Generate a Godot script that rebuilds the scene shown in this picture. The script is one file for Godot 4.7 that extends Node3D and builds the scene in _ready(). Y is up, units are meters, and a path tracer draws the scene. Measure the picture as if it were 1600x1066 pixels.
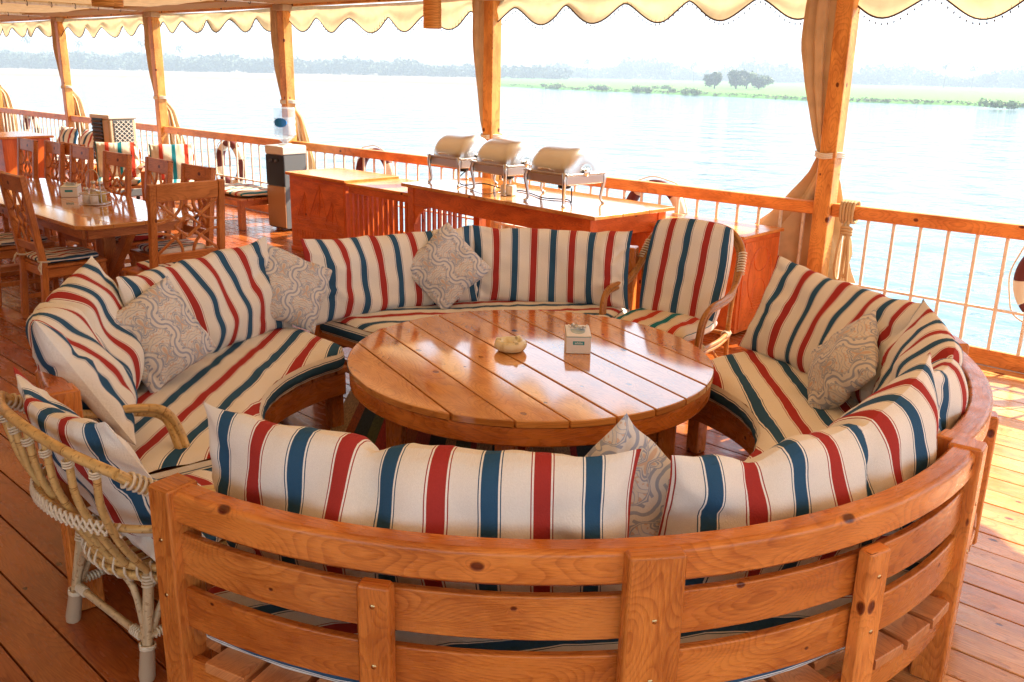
extends Node3D

# ---------------------------------------------------------------- mesh building
class Geo:
	var v := PackedVector3Array()
	var n := PackedVector3Array()
	var t := PackedVector2Array()
	var ix := PackedInt32Array()
	func p(a: Vector3, b: Vector3, c: Vector2) -> int:
		v.push_back(a)
		n.push_back(b)
		t.push_back(c)
		return v.size() - 1
	func tri(a: int, b: int, c: int) -> void:
		var gn := (v[c] - v[a]).cross(v[b] - v[a])
		if gn.dot(n[a] + n[b] + n[c]) < 0.0:
			ix.append_array(PackedInt32Array([a, c, b]))
		else:
			ix.append_array(PackedInt32Array([a, b, c]))
	func quad(a: int, b: int, c: int, d: int) -> void:
		tri(a, b, c)
		tri(a, c, d)
	func mesh() -> ArrayMesh:
		var arr := []
		arr.resize(Mesh.ARRAY_MAX)
		arr[Mesh.ARRAY_VERTEX] = v
		arr[Mesh.ARRAY_NORMAL] = n
		arr[Mesh.ARRAY_TEX_UV] = t
		arr[Mesh.ARRAY_INDEX] = ix
		var m := ArrayMesh.new()
		m.add_surface_from_arrays(Mesh.PRIMITIVE_TRIANGLES, arr)
		return m

var M := {}
var T := {}
var used := {}
var rng := RandomNumberGenerator.new()

func numbered(s: String) -> String:
	if not used.has(s):
		used[s] = 0
		return s
	used[s] += 1
	return "%s_%03d" % [s, used[s]]

func tag(o: Node, label: String, category: String, group := "") -> Node:
	o.set_meta("label", label)
	o.set_meta("category", category)
	if group:
		o.set_meta("group", group)
	return o

func thing(called: String, label: String, category: String, at := Vector3.ZERO, yaw := 0.0, group := "") -> Node3D:
	var o := Node3D.new()
	o.name = numbered(called)
	add_child(o)
	o.position = at
	o.rotation.y = deg_to_rad(yaw)
	tag(o, label, category, group)
	return o

func part(called: String, g, m: Material, parent: Node3D) -> MeshInstance3D:
	var o := MeshInstance3D.new()
	o.name = called
	o.mesh = g.mesh() if g is Geo else g
	o.material_override = m
	parent.add_child(o, true)
	return o

func single(called: String, g, m: Material, label: String, category: String, xf := Transform3D(), group := "") -> MeshInstance3D:
	var o := MeshInstance3D.new()
	o.name = numbered(called)
	o.mesh = g.mesh() if g is Geo else g
	o.material_override = m
	add_child(o)
	o.transform = xf
	if label:
		tag(o, label, category, group)
	return o

func struct(called: String, g, m: Material, xf := Transform3D()) -> MeshInstance3D:
	var o := single(called, g, m, "", "", xf)
	o.set_meta("kind", "structure")
	return o

func copy(src: Node3D, label: String, at: Vector3, yaw: float) -> Node3D:
	var c: Node3D = src.duplicate()
	c.name = numbered(String(src.name).rstrip("_0123456789"))
	add_child(c)
	c.position = at
	c.rotation.y = deg_to_rad(yaw)
	c.set_meta("label", label)
	return c

func at(x: float, y: float, z: float, b := Basis()) -> Transform3D:
	return Transform3D(b, Vector3(x, y, z))

func yawb(deg: float) -> Basis:
	return Basis(Vector3.UP, deg_to_rad(deg))

# a box whose edges are rounded over by bev; the grain runs along its longest side
func box(g: Geo, s: Vector3, xf := Transform3D(), bev := 0.004) -> void:
	var h := s * 0.5
	var L := s.max_axis_index()
	var off := Vector2(rng.randf(), 0.05 + 0.3 * rng.randf())
	var b0 := g.v.size()
	bev = minf(bev, h[s.min_axis_index()] * 0.45)
	for c in 8:
		var sg := Vector3(1 if c & 1 else -1, 1 if c & 2 else -1, 1 if c & 4 else -1)
		for a in 3:
			var q := sg * (h - Vector3.ONE * bev)
			q[a] = sg[a] * h[a]
			var nn := Vector3.ZERO
			nn[a] = sg[a]
			var uv := Vector2(q[(a + 1) % 3] * 0.25, q[(a + 2) % 3]) if a == L else Vector2(q[L], q[3 - a - L])
			g.p(xf * q, (xf.basis * nn).normalized(), uv + off)
	for a in 3:
		var b := (a + 1) % 3
		var c := (a + 2) % 3
		for sa in 2:
			var k := []
			for o in [[0, 0], [1, 0], [1, 1], [0, 1]]:
				k.append(b0 + ((sa << a) | (o[0] << b) | (o[1] << c)) * 3 + a)
			g.quad(k[0], k[1], k[2], k[3])
			for sb in 2:
				var lo := b0 + ((sa << a) | (sb << b)) * 3
				var hi := b0 + ((sa << a) | (sb << b) | (1 << c)) * 3
				g.quad(lo + a, hi + a, hi + b, lo + b)
	for c in 8:
		g.tri(b0 + c * 3, b0 + c * 3 + 1, b0 + c * 3 + 2)

func bar(g: Geo, a: Vector3, b: Vector3, w: float, d: float, bev := 0.004, up := Vector3.UP) -> void:
	var z := (b - a).normalized()
	if absf(z.dot(up)) > 0.98:
		up = Vector3.RIGHT
	var x := up.cross(z).normalized()
	box(g, Vector3(w, d, a.distance_to(b)), Transform3D(Basis(x, z.cross(x), z), (a + b) * 0.5), bev)

func bend(pts: Array, steps := 6, closed := false) -> PackedVector3Array:
	var out := PackedVector3Array()
	var k := pts.size()
	for i in (k if closed else k - 1):
		var p0: Vector3 = pts[(i - 1 + k) % k] if closed or i > 0 else pts[0]
		var p1: Vector3 = pts[i]
		var p2: Vector3 = pts[(i + 1) % k]
		var p3: Vector3 = pts[(i + 2) % k] if closed or i < k - 2 else pts[k - 1]
		for s in steps:
			out.push_back(p1.cubic_interpolate(p2, p0, p3, float(s) / steps))
	out.push_back(pts[0] if closed else pts[k - 1])
	return out

func tube(g: Geo, pts: PackedVector3Array, r, sides := 8, squash := 1.0) -> void:
	var k := pts.size()
	var tan0 := (pts[1] - pts[0]).normalized()
	var nn := tan0.cross(Vector3.UP if absf(tan0.y) < 0.9 else Vector3.RIGHT).normalized()
	var len := 0.0
	var off := rng.randf()
	var b0 := g.v.size()
	for i in k:
		var tn := (pts[mini(i + 1, k - 1)] - pts[maxi(i - 1, 0)]).normalized()
		nn = (nn - tn * nn.dot(tn)).normalized()
		var bn := tn.cross(nn)
		var rr: float = r if r is float else r[i]
		if i:
			len += pts[i].distance_to(pts[i - 1])
		for s in sides + 1:
			var a := TAU * s / sides
			var d := nn * cos(a) + bn * sin(a) * squash
			g.p(pts[i] + d * rr, d.normalized(), Vector2(len + off, a * rr))
	for i in k - 1:
		for s in sides:
			var q := b0 + i * (sides + 1) + s
			g.quad(q, q + 1, q + sides + 2, q + sides + 1)
	for e in 2:
		var i0 := b0 + (0 if e == 0 else (k - 1) * (sides + 1))
		var tn := (pts[0] - pts[1]).normalized() if e == 0 else (pts[k - 1] - pts[k - 2]).normalized()
		var c := g.p(pts[0] if e == 0 else pts[k - 1], tn, Vector2(off, 0))
		var ring := []
		for s in sides:
			ring.append(g.p(g.v[i0 + s], tn, Vector2(off + 0.01, 0.01)))
		for s in sides:
			g.tri(c, ring[s], ring[(s + 1) % sides])

# a board bent along an arc about the y axis
func arc(g: Geo, r0: float, r1: float, y0: float, y1: float, a0: float, a1: float, seg: int, b := 0.006) -> void:
	var pr := [[r1 - b, y0, 0, -1], [r1, y0 + b, 1, 0], [r1, y1 - b, 1, 0], [r1 - b, y1, 0, 1], [r0 + b, y1, 0, 1], [r0, y1 - b, -1, 0], [r0, y0 + b, -1, 0], [r0 + b, y0, 0, -1]]
	var radial: bool = r1 - r0 > absf(a1 - a0) * r1
	var off := Vector2(rng.randf(), 0.05 + 0.2 * rng.randf())
	var b0 := g.v.size()
	for i in seg + 1:
		var a := lerpf(a0, a1, float(i) / seg)
		var ca := cos(a)
		var sa := sin(a)
		var per := 0.0
		for k in 9:
			var q = pr[k % 8]
			if k:
				per += Vector2(q[0] - pr[k - 1][0], q[1] - pr[k - 1][1]).length()
			var uv := Vector2(a * r1, per)
			if radial:
				uv = Vector2(q[0], (a - a0) * r1 + q[1])
			g.p(Vector3(q[0] * ca, q[1], q[0] * sa), Vector3(q[2] * ca, q[3], q[2] * sa), uv + off)
	for i in seg:
		for k in 8:
			var q := b0 + i * 9 + k
			g.quad(q, q + 1, q + 10, q + 9)
	for e in 2:
		var a := a0 if e == 0 else a1
		var s := -1.0 if (e == 0) == (a1 > a0) else 1.0
		var nn := Vector3(-sin(a), 0, cos(a)) * s
		var ids := []
		for k in 8:
			ids.append(g.p(g.v[b0 + (seg * 9 if e else 0) + k], nn, Vector2(pr[k][0] * 0.3, pr[k][1]) + off))
		for k in range(1, 7):
			g.tri(ids[0], ids[k], ids[k + 1])

func lathe(g: Geo, prof: Array, seg := 24, xf := Transform3D()) -> void:
	var k := prof.size()
	var b0 := g.v.size()
	var per := 0.0
	for i in k:
		var a: Vector2 = prof[i - 1] if i > 0 and prof[i - 1] != prof[i] else prof[i]
		var b: Vector2 = prof[i + 1] if i < k - 1 and prof[i + 1] != prof[i] else prof[i]
		var d := (b - a).normalized()
		if i:
			per += prof[i].distance_to(prof[i - 1])
		for s in seg + 1:
			var w := TAU * s / seg
			g.p(xf * Vector3(prof[i].x * cos(w), prof[i].y, prof[i].x * sin(w)), (xf.basis * Vector3(d.y * cos(w), -d.x, d.y * sin(w))).normalized(), Vector2(w * 0.2, per))
	for i in k - 1:
		if prof[i] == prof[i + 1]:
			continue
		for s in seg:
			var q := b0 + i * (seg + 1) + s
			g.quad(q, q + 1, q + seg + 2, q + seg + 1)

# a smooth sheet; f(i, j) gives [place, uv]
func grid(g: Geo, nu: int, nv: int, f: Callable, flip := 1.0, closed := false) -> void:
	var ps := PackedVector3Array()
	var us := PackedVector2Array()
	for i in nu + 1:
		for j in nv + 1:
			var q = f.call(i, j)
			ps.push_back(q[0])
			us.push_back(q[1])
	var b0 := g.v.size()
	var w := nv + 1
	for i in nu + 1:
		for j in w:
			var i0 := i - 1
			var i1 := i + 1
			if closed:
				i0 = nu - 1 if i == 0 else i0
				i1 = 1 if i == nu else i1
			else:
				i0 = maxi(i0, 0)
				i1 = mini(i1, nu)
			var du := ps[i1 * w + j] - ps[i0 * w + j]
			var dv := ps[i * w + mini(j + 1, nv)] - ps[i * w + maxi(j - 1, 0)]
			g.p(ps[i * w + j], (du.cross(dv) * flip).normalized(), us[i * w + j])
	for i in nu:
		for j in nv:
			var q := b0 + i * w + j
			g.quad(q, q + 1, q + w + 1, q + w)

# a flat convex plate with rounded-over edges, outline given as (x, z)
func plate(g: Geo, poly: PackedVector2Array, y0: float, y1: float, bev := 0.004) -> void:
	var k := poly.size()
	var c := Vector2.ZERO
	for q in poly:
		c += q / k
	var off := Vector2(rng.randf(), 0.05 + 0.25 * rng.randf())
	var inner := []
	for i in k:
		var e0 := (poly[i] - poly[(i - 1 + k) % k]).normalized()
		var e1 := (poly[(i + 1) % k] - poly[i]).normalized()
		var m := (e0 + e1).normalized().orthogonal()
		if m.dot(c - poly[i]) < 0:
			m = -m
		inner.append(poly[i] + m * bev)
	for s in 2:
		var ids := []
		var y := y1 if s else y0
		for i in k:
			ids.append(g.p(Vector3(inner[i].x, y, inner[i].y), Vector3(0, 1 if s else -1, 0), inner[i] + off))
		for i in range(1, k - 1):
			g.tri(ids[0], ids[i], ids[i + 1])
		for i in k:
			var j := (i + 1) % k
			var e := (poly[j] - poly[i]).normalized()
			var o := Vector2(e.y, -e.x)
			if o.dot((poly[i] + poly[j]) * 0.5 - c) < 0:
				o = -o
			var n3 := Vector3(o.x, 0, o.y)
			var ye := y - bev if s else y + bev
			var pa := g.p(Vector3(poly[i].x, ye, poly[i].y), n3, Vector2(poly[i].x, ye) + off)
			var pb := g.p(Vector3(poly[j].x, ye, poly[j].y), n3, Vector2(poly[j].x, ye) + off)
			g.quad(ids[i], ids[j], pb, pa)
			if s:
				var qa := g.p(Vector3(poly[i].x, y0 + bev, poly[i].y), n3, Vector2(poly[i].x, y0) + off)
				var qb := g.p(Vector3(poly[j].x, y0 + bev, poly[j].y), n3, Vector2(poly[j].x, y0) + off)
				g.quad(pa, pb, qb, qa)

# turns of thin cane round a rod from a to b
func binding(g: Geo, a: Vector3, b: Vector3, r: float, turns: int, wire := 0.005) -> void:
	var z := (b - a).normalized()
	var x := z.cross(Vector3.UP if absf(z.y) < 0.9 else Vector3.RIGHT).normalized()
	var y := z.cross(x)
	var pts := PackedVector3Array()
	for i in turns * 8 + 1:
		var w := TAU * i / 8.0
		pts.push_back(a.lerp(b, float(i) / (turns * 8)) + (x * cos(w) + y * sin(w)) * r)
	tube(g, pts, wire, 5)

# ---------------------------------------------------------------- textures and materials
func noise(seed_: int, freq: float, oct := 3) -> FastNoiseLite:
	var f := FastNoiseLite.new()
	f.noise_type = FastNoiseLite.TYPE_SIMPLEX_SMOOTH
	f.seed = seed_
	f.frequency = freq
	f.fractal_octaves = oct
	return f

# pine: growth rings cut lengthwise, knots with the rings parting round them, fine pores
func wood_image(w: int, h: int, seed_: int, rings: float, knots: Array, pale: Color, dark: Color) -> Image:
	var a := noise(seed_, 1.0, 2)
	var b := noise(seed_ + 5, 1.0, 3)
	var data := PackedByteArray()
	data.resize(w * h * 3)
	var k := 0
	for y in h:
		var fy := float(y) / h
		for x in w:
			var th := TAU * x / w
			var c := cos(th)
			var s := sin(th)
			var f := a.get_noise_3d(c * 0.30, s * 0.30, fy * 2.3) * 0.85 + fy * 1.1
			var knot := 0.0
			for q in knots:
				var dx := absf(float(x) / w - q[0])
				dx = minf(dx, 1.0 - dx) * 3.2
				var dy: float = fy - q[1]
				var d: float = (dx * dx * 0.5 + dy * dy) / (q[2] * q[2])
				if d < 40.0:
					f += 0.22 * exp(-d * 0.22) * q[3]
					knot = maxf(knot, clampf(1.6 - d * 0.9, 0.0, 1.0))
			var ring := f * rings - floorf(f * rings)
			var late := ring * ring * ring * (1.0 if ring < 0.94 else (1.0 - ring) / 0.06)
			var pore := b.get_noise_3d(c * 5.0, s * 5.0, fy * 110.0)
			var tone := b.get_noise_3d(c * 0.8 + 9.0, s * 0.8, fy * 4.0)
			var m := clampf(late * 0.36 + pore * 0.30 + 0.16 + tone * 0.42, 0.0, 1.0)
			var col := pale.lerp(dark, m)
			if knot > 0.0:
				col = col.lerp(Color(0.36, 0.17, 0.09), knot * (0.75 + 0.25 * ring))
			data[k] = int(col.r * 255.0)
			data[k + 1] = int(col.g * 255.0)
			data[k + 2] = int(col.b * 255.0)
			k += 3
	return Image.create_from_data(w, h, false, Image.FORMAT_RGB8, data)

func stripe_image(cream: Color, red: Color, blue: Color) -> Image:
	var w := 1024
	var h := 128
	var im := Image.create(w, h, false, Image.FORMAT_RGB8)
	var wv := noise(3, 0.35, 2)
	for x in w:
		var u := float(x) / w
		var d := absf(fposmod(u, 0.5) - 0.25)
		var ink := blue if u < 0.5 else red
		var c := cream
		if d < 0.083:
			c = ink
		elif d < 0.101:
			c = cream.lightened(0.35)
		elif d < 0.112:
			c = ink.darkened(0.1)
		for y in h:
			var q := 1.0 + wv.get_noise_2d(x * 0.6, y * 2.4) * 0.07 + (0.025 if (x + y) % 4 < 2 else -0.025)
			im.set_pixel(x, y, Color(c.r * q, c.g * q, c.b * q))
	return im

# scrolls mirrored left and right, lilac grey and apricot on oatmeal
func damask_image(seed_: int) -> Image:
	var s := 512
	var im := Image.create(s, s, false, Image.FORMAT_RGB8)
	var a := noise(seed_, 1.0, 1)
	var b := noise(seed_ + 3, 1.0, 1)
	var wv := noise(7, 0.5, 2)
	var base := Color(0.87, 0.86, 0.85)
	var lilac := Color(0.63, 0.665, 0.745)
	var apricot := Color(0.83, 0.735, 0.66)
	var light := Color(0.86, 0.845, 0.82)
	for y in s:
		for x in s:
			# half-drop repeat of an ogee lattice with a flower in every cell
			var gx := x * 2.0 / s
			var col := int(gx)
			var u := absf(fposmod(gx, 1.0) - 0.5)
			var v := fposmod(y * 2.0 / s + 0.5 * col, 1.0)
			var wv2 := b.get_noise_2d(u * 3.0, absf(v - 0.5) * 3.0) * 0.05
			var c := base
			var ogee := u - 0.25 - 0.2 * cos(TAU * v) + wv2
			var q := Vector2(u, v - 0.5)
			var r := q.length()
			var th := atan2(q.x, q.y)
			var petal := 0.22 + 0.085 * cos(th * 5.0) + 0.05 * cos(th * 2.0)
			var d := r - petal
			var curl := sin(th * 3.0 + r * 26.0 + wv2 * 30.0)
			if absf(ogee) < 0.010:
				c = light
			elif absf(ogee) < 0.034:
				c = lilac
			elif d < -0.11:
				c = apricot
			elif d < -0.075:
				c = light
			elif d < -0.03:
				c = lilac if curl > -0.2 else light
			elif d < 0.0:
				c = light
			elif d < 0.03:
				c = lilac
			elif ogee > 0.0:
				var q2 := Vector2(u - 0.5, fposmod(v, 1.0) - 0.5)
				q2.y = absf(v - 0.5)
				var sp := sin(atan2(q2.y - 0.1, q2.x) * 2.0 + q2.length() * 44.0)
				c = lilac if sp > 0.35 else (light if sp > 0.05 else base)
			elif curl > 0.55:
				c = light
			elif curl > 0.15:
				c = lilac.lerp(base, 0.25)
			elif a.get_noise_2d(u * 9.0, absf(v - 0.5) * 9.0) > 0.3:
				c = apricot
			var w := 1.0 + wv.get_noise_2d(x, y) * 0.09
			im.set_pixel(x, y, Color(c.r * w, c.g * w, c.b * w))
	return im

func tex(im: Image) -> ImageTexture:
	im.generate_mipmaps()
	return ImageTexture.create_from_image(im)

func noise_tex(seed_: int, freq: float, ramp := [], size := 512, bump := 0.0, oct := 4) -> NoiseTexture2D:
	var t := NoiseTexture2D.new()
	t.width = size
	t.height = size
	t.seamless = true
	t.noise = noise(seed_, freq, oct)
	if bump > 0.0:
		t.as_normal_map = true
		t.bump_strength = bump
	if ramp:
		var gr := Gradient.new()
		gr.offsets = PackedFloat32Array(ramp[0])
		gr.colors = PackedColorArray(ramp[1])
		t.color_ramp = gr
	return t

func mat(c: Color, rough := 0.6, metal := 0.0) -> StandardMaterial3D:
	var m := StandardMaterial3D.new()
	m.albedo_color = c
	m.roughness = rough
	m.metallic = metal
	return m

func wood(im: Texture2D, tint: Color, rough := 0.35, scale := Vector3(0.625, 2.0, 1.0), relief := 0.05) -> StandardMaterial3D:
	var m := mat(tint, rough)
	m.albedo_texture = im
	m.uv1_scale = scale
	if relief > 0.0:
		m.heightmap_enabled = true
		m.heightmap_texture = im
		m.heightmap_scale = relief
	return m

func triplanar(m: StandardMaterial3D, s: float, world := true) -> StandardMaterial3D:
	m.uv1_triplanar = true
	m.uv1_world_triplanar = world
	m.uv1_scale = Vector3.ONE * s
	return m

func cloth(t: Texture2D, tint := Color.WHITE) -> StandardMaterial3D:
	var m := mat(tint, 0.92)
	m.albedo_texture = t
	m.metallic_specular = 0.25
	m.normal_enabled = true
	m.normal_texture = T.weave
	m.normal_scale = 0.25
	return m

func make_materials() -> void:
	T.pine = tex(wood_image(1024, 384, 11, 15.0, [[0.13, 0.3, 0.024, 1.0], [0.47, 0.72, 0.019, 1.0], [0.72, 0.22, 0.020, -1.0], [0.88, 0.8, 0.015, 1.0], [0.33, 0.12, 0.011, 1.0], [0.6, 0.5, 0.014, 1.0]], Color(0.98, 0.80, 0.60), Color(0.62, 0.39, 0.22)))
	T.pine_b = tex(wood_image(1024, 384, 47, 17.0, [[0.08, 0.62, 0.014, 1.0], [0.25, 0.25, 0.031, 1.0], [0.41, 0.5, 0.010, -1.0], [0.55, 0.15, 0.016, 1.0], [0.69, 0.78, 0.023, 1.0], [0.79, 0.42, 0.008, 1.0], [0.93, 0.3, 0.014, -1.0]], Color(0.98, 0.82, 0.62), Color(0.60, 0.37, 0.20)))
	T.straight = tex(wood_image(1024, 256, 29, 22.0, [[0.3, 0.45, 0.020, 0.8], [0.81, 0.2, 0.020, 1.0]], Color(0.97, 0.80, 0.62), Color(0.66, 0.44, 0.27)))
	T.weave = noise_tex(4, 0.16, [], 256, 3.0, 2)
	T.stripe = tex(stripe_image(Color(0.92, 0.91, 0.885), Color(0.66, 0.23, 0.21), Color(0.20, 0.35, 0.48)))
	T.stripe_bright = tex(stripe_image(Color(0.86, 0.82, 0.75), Color(0.72, 0.25, 0.17), Color(0.12, 0.46, 0.52)))
	T.damask = tex(damask_image(21))
	# bench pine, table pine, red stained joinery, structural timber
	M.bench = []
	for c in [Color(0.86, 0.65, 0.41), Color(0.89, 0.69, 0.45), Color(0.81, 0.59, 0.36), Color(0.92, 0.72, 0.49), Color(0.85, 0.65, 0.43)]:
		M.bench.append(wood(T.pine if M.bench.size() % 2 else T.pine_b, c, 0.36, Vector3(0.625, 2.0, 1.0), 0.10))
		M.bench[-1].roughness_texture = T.get_or_add("scuff", noise_tex(17, 0.02, [[0.0, 0.45, 0.7, 1.0], [Color(0.5, 0.5, 0.5), Color(0.75, 0.75, 0.75), Color(1, 1, 1), Color(1, 1, 1)]], 512))
	M.slat_worn = wood(T.pine, Color(0.83, 0.69, 0.57), 0.5)
	M.table = []
	for c in [Color(0.93, 0.82, 0.61), Color(0.89, 0.78, 0.56), Color(0.96, 0.87, 0.68)]:
		var m := wood(T.pine, c, 0.13, Vector3(0.625, 2.0, 1.0), 0.02)
		m.roughness_texture = noise_tex(9, 0.012, [[0.0, 0.5, 1.0], [Color(0.55, 0.55, 0.55), Color(0.9, 0.9, 0.9), Color(1, 1, 1)]], 512)
		m.roughness = 0.13
		m.metallic_specular = 0.68
		m.clearcoat_enabled = true
		m.clearcoat = 1.0
		m.clearcoat_roughness = 0.07
		M.table.append(m)
	M.joinery = wood(T.straight, Color(0.94, 0.60, 0.36), 0.3)
	M.joinery_sunlit_top = wood(T.straight, Color(0.97, 0.78, 0.53), 0.2)  # paler copy of joinery for tops, sunlight put into the colour
	M.chair = wood(T.pine, Color(0.87, 0.69, 0.49), 0.34)
	M.post = wood(T.pine, Color(0.97, 0.86, 0.61), 0.4)
	M.rail = wood(T.pine, Color(0.96, 0.79, 0.56), 0.38)
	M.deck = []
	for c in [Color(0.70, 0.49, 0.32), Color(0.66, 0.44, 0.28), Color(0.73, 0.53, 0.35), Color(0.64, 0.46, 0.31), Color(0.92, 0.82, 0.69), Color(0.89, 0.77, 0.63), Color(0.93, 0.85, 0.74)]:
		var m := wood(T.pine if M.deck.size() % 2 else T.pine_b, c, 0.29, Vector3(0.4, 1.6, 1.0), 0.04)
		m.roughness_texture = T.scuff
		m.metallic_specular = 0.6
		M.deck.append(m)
	M.stripe = cloth(T.stripe)
	M.stripe_bright = cloth(T.stripe_bright)
	M.damask = cloth(T.damask)
	M.canvas = triplanar(mat(Color(0.95, 0.91, 0.84), 0.95), 0.6)
	M.canvas.albedo_texture = noise_tex(31, 0.02, [[0.0, 1.0], [Color(0.88, 0.88, 0.87), Color(1, 1, 1)]], 512)
	M.canvas.backlight_enabled = true
	M.canvas.backlight = Color(0.86, 0.79, 0.68)
	M.canvas.metallic_specular = 0.2
	M.ceiling = M.canvas.duplicate()
	M.ceiling.albedo_color = Color(0.92, 0.85, 0.73)
	M.ceiling.backlight = Color(0.56, 0.48, 0.37)
	M.curtain = M.canvas.duplicate()
	M.curtain.albedo_color = Color(0.90, 0.81, 0.66)
	M.curtain.backlight = Color(0.52, 0.41, 0.26)
	M.piping = mat(Color(0.33, 0.27, 0.22), 0.9)
	M.white_paint = triplanar(mat(Color(0.95, 0.93, 0.89), 0.45), 2.0)
	M.white_paint.albedo_texture = noise_tex(41, 0.03, [[0.0, 0.35, 1.0], [Color(0.82, 0.78, 0.70), Color(0.95, 0.94, 0.92), Color(1, 1, 1)]], 256)
	T.cane = tex(cane_image())
	M.cane = mat(Color(0.89, 0.77, 0.54), 0.42)
	M.cane.albedo_texture = T.cane
	M.cane.uv1_scale = Vector3(2.7, 12, 1)
	M.cane_pale = mat(Color(0.87, 0.81, 0.70), 0.5)
	M.cane_pale.albedo_texture = M.cane.albedo_texture
	M.cane_pale.uv1_scale = Vector3(2.7, 12, 1)
	M.cane_honey = mat(Color(0.74, 0.52, 0.27), 0.3)
	M.cane_honey.albedo_texture = M.cane.albedo_texture
	M.cane_honey.uv1_scale = Vector3(2.7, 12, 1)
	M.wrap = mat(Color(0.88, 0.84, 0.75), 0.6)
	M.cord = mat(Color(0.90, 0.87, 0.80), 0.85)
	M.rope = mat(Color(0.80, 0.70, 0.52), 0.9)
	M.steel = mat(Color(0.84, 0.84, 0.84), 0.3, 1.0)
	M.steel_soft = mat(Color(0.80, 0.79, 0.78), 0.36, 1.0)
	M.brass = mat(Color(0.74, 0.62, 0.44), 0.25, 1.0)
	M.black = mat(Color(0.05, 0.05, 0.055), 0.4)
	M.grey = mat(Color(0.36, 0.38, 0.40), 0.4)
	M.white_plastic = mat(Color(0.88, 0.86, 0.82), 0.35)
	M.cream_plastic = mat(Color(0.82, 0.74, 0.62), 0.4)
	M.card = mat(Color(0.92, 0.94, 0.96), 0.6)
	M.tissue = mat(Color(0.95, 0.95, 0.95), 0.9)
	M.tissue.backlight_enabled = true
	M.tissue.backlight = Color(0.4, 0.4, 0.4)
	M.cyan = mat(Color(0.10, 0.60, 0.68), 0.5)
	M.blue_label = mat(Color(0.13, 0.55, 0.92), 0.4)
	M.ring_red = mat(Color(0.36, 0.10, 0.09), 0.7)
	M.ring_white = mat(Color(0.85, 0.81, 0.74), 0.6)
	M.stone = triplanar(mat(Color(0.93, 0.91, 0.82), 0.18), 9.0, false)
	M.stone.albedo_texture = noise_tex(61, 0.01, [[0.0, 0.5, 1.0], [Color(0.86, 0.80, 0.66), Color(1, 0.98, 0.9), Color(1, 1, 1)]], 256)
	M.bottle = mat(Color(0.72, 0.86, 0.97, 0.25), 0.05)
	M.bottle.transparency = BaseMaterial3D.TRANSPARENCY_ALPHA
	M.glass = mat(Color(0.95, 0.97, 0.95, 0.18), 0.03)
	M.glass.transparency = BaseMaterial3D.TRANSPARENCY_ALPHA
	M.oil = mat(Color(0.84, 0.72, 0.10), 0.2)
	M.rug = mat(Color.WHITE, 0.98)
	M.rug.albedo_texture = rug_texture()
	M.dark_red = mat(Color(0.30, 0.08, 0.08), 0.35)

func rug_texture() -> ImageTexture:
	var im := Image.create(512, 64, false, Image.FORMAT_RGB8)
	var pal := [Color(0.55, 0.22, 0.14), Color(0.62, 0.48, 0.30), Color(0.13, 0.14, 0.12), Color(0.58, 0.30, 0.12), Color(0.30, 0.33, 0.20), Color(0.60, 0.18, 0.16), Color(0.68, 0.58, 0.42), Color(0.16, 0.22, 0.24)]
	var r := RandomNumberGenerator.new()
	r.seed = 5
	var x := 0
	var c: Color = pal[0]
	var left := 0
	var wv := noise(15, 0.4, 2)
	while x < 512:
		if left <= 0:
			c = pal[r.randi() % pal.size()]
			left = r.randi_range(6, 34)
		for y in 64:
			var q := 1.0 + wv.get_noise_2d(x, y) * 0.35
			im.set_pixel(x, y, Color(c.r * q, c.g * q, c.b * q))
		left -= 1
		x += 1
	return tex(im)

func cane_image() -> Image:
	var im := Image.create(512, 32, false, Image.FORMAT_RGB8)
	var nz := noise(51, 0.05, 3)
	for x in 512:
		var d := absf(x - 300.0 - 4.0 * sin(x * 0.3))
		for y in 32:
			var q := 0.93 + nz.get_noise_2d(x * 0.15, y * 3.0) * 0.14
			var k := exp(-d * d / 14.0)
			var spot := smoothstep(0.34, 0.5, nz.get_noise_2d(x * 0.9 + 700.0, y * 2.0))
			var c := Color(1.0, 0.97, 0.90).lerp(Color(0.62, 0.46, 0.30), minf(1.0, k * 0.8 + spot * 0.5 + exp(-maxf(0.0, x - 300.0) / 40.0) * (0.25 if x > 300 else 0.0)))
			im.set_pixel(x, y, Color(minf(c.r * q, 1.0), minf(c.g * q, 1.0), minf(c.b * q, 1.0)))
	return im

# ---------------------------------------------------------------- the scene
const WATER := -3.6
const POST_X := [0.05, -3.38, -6.82, -10.08, -13.36, -16.7]

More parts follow.
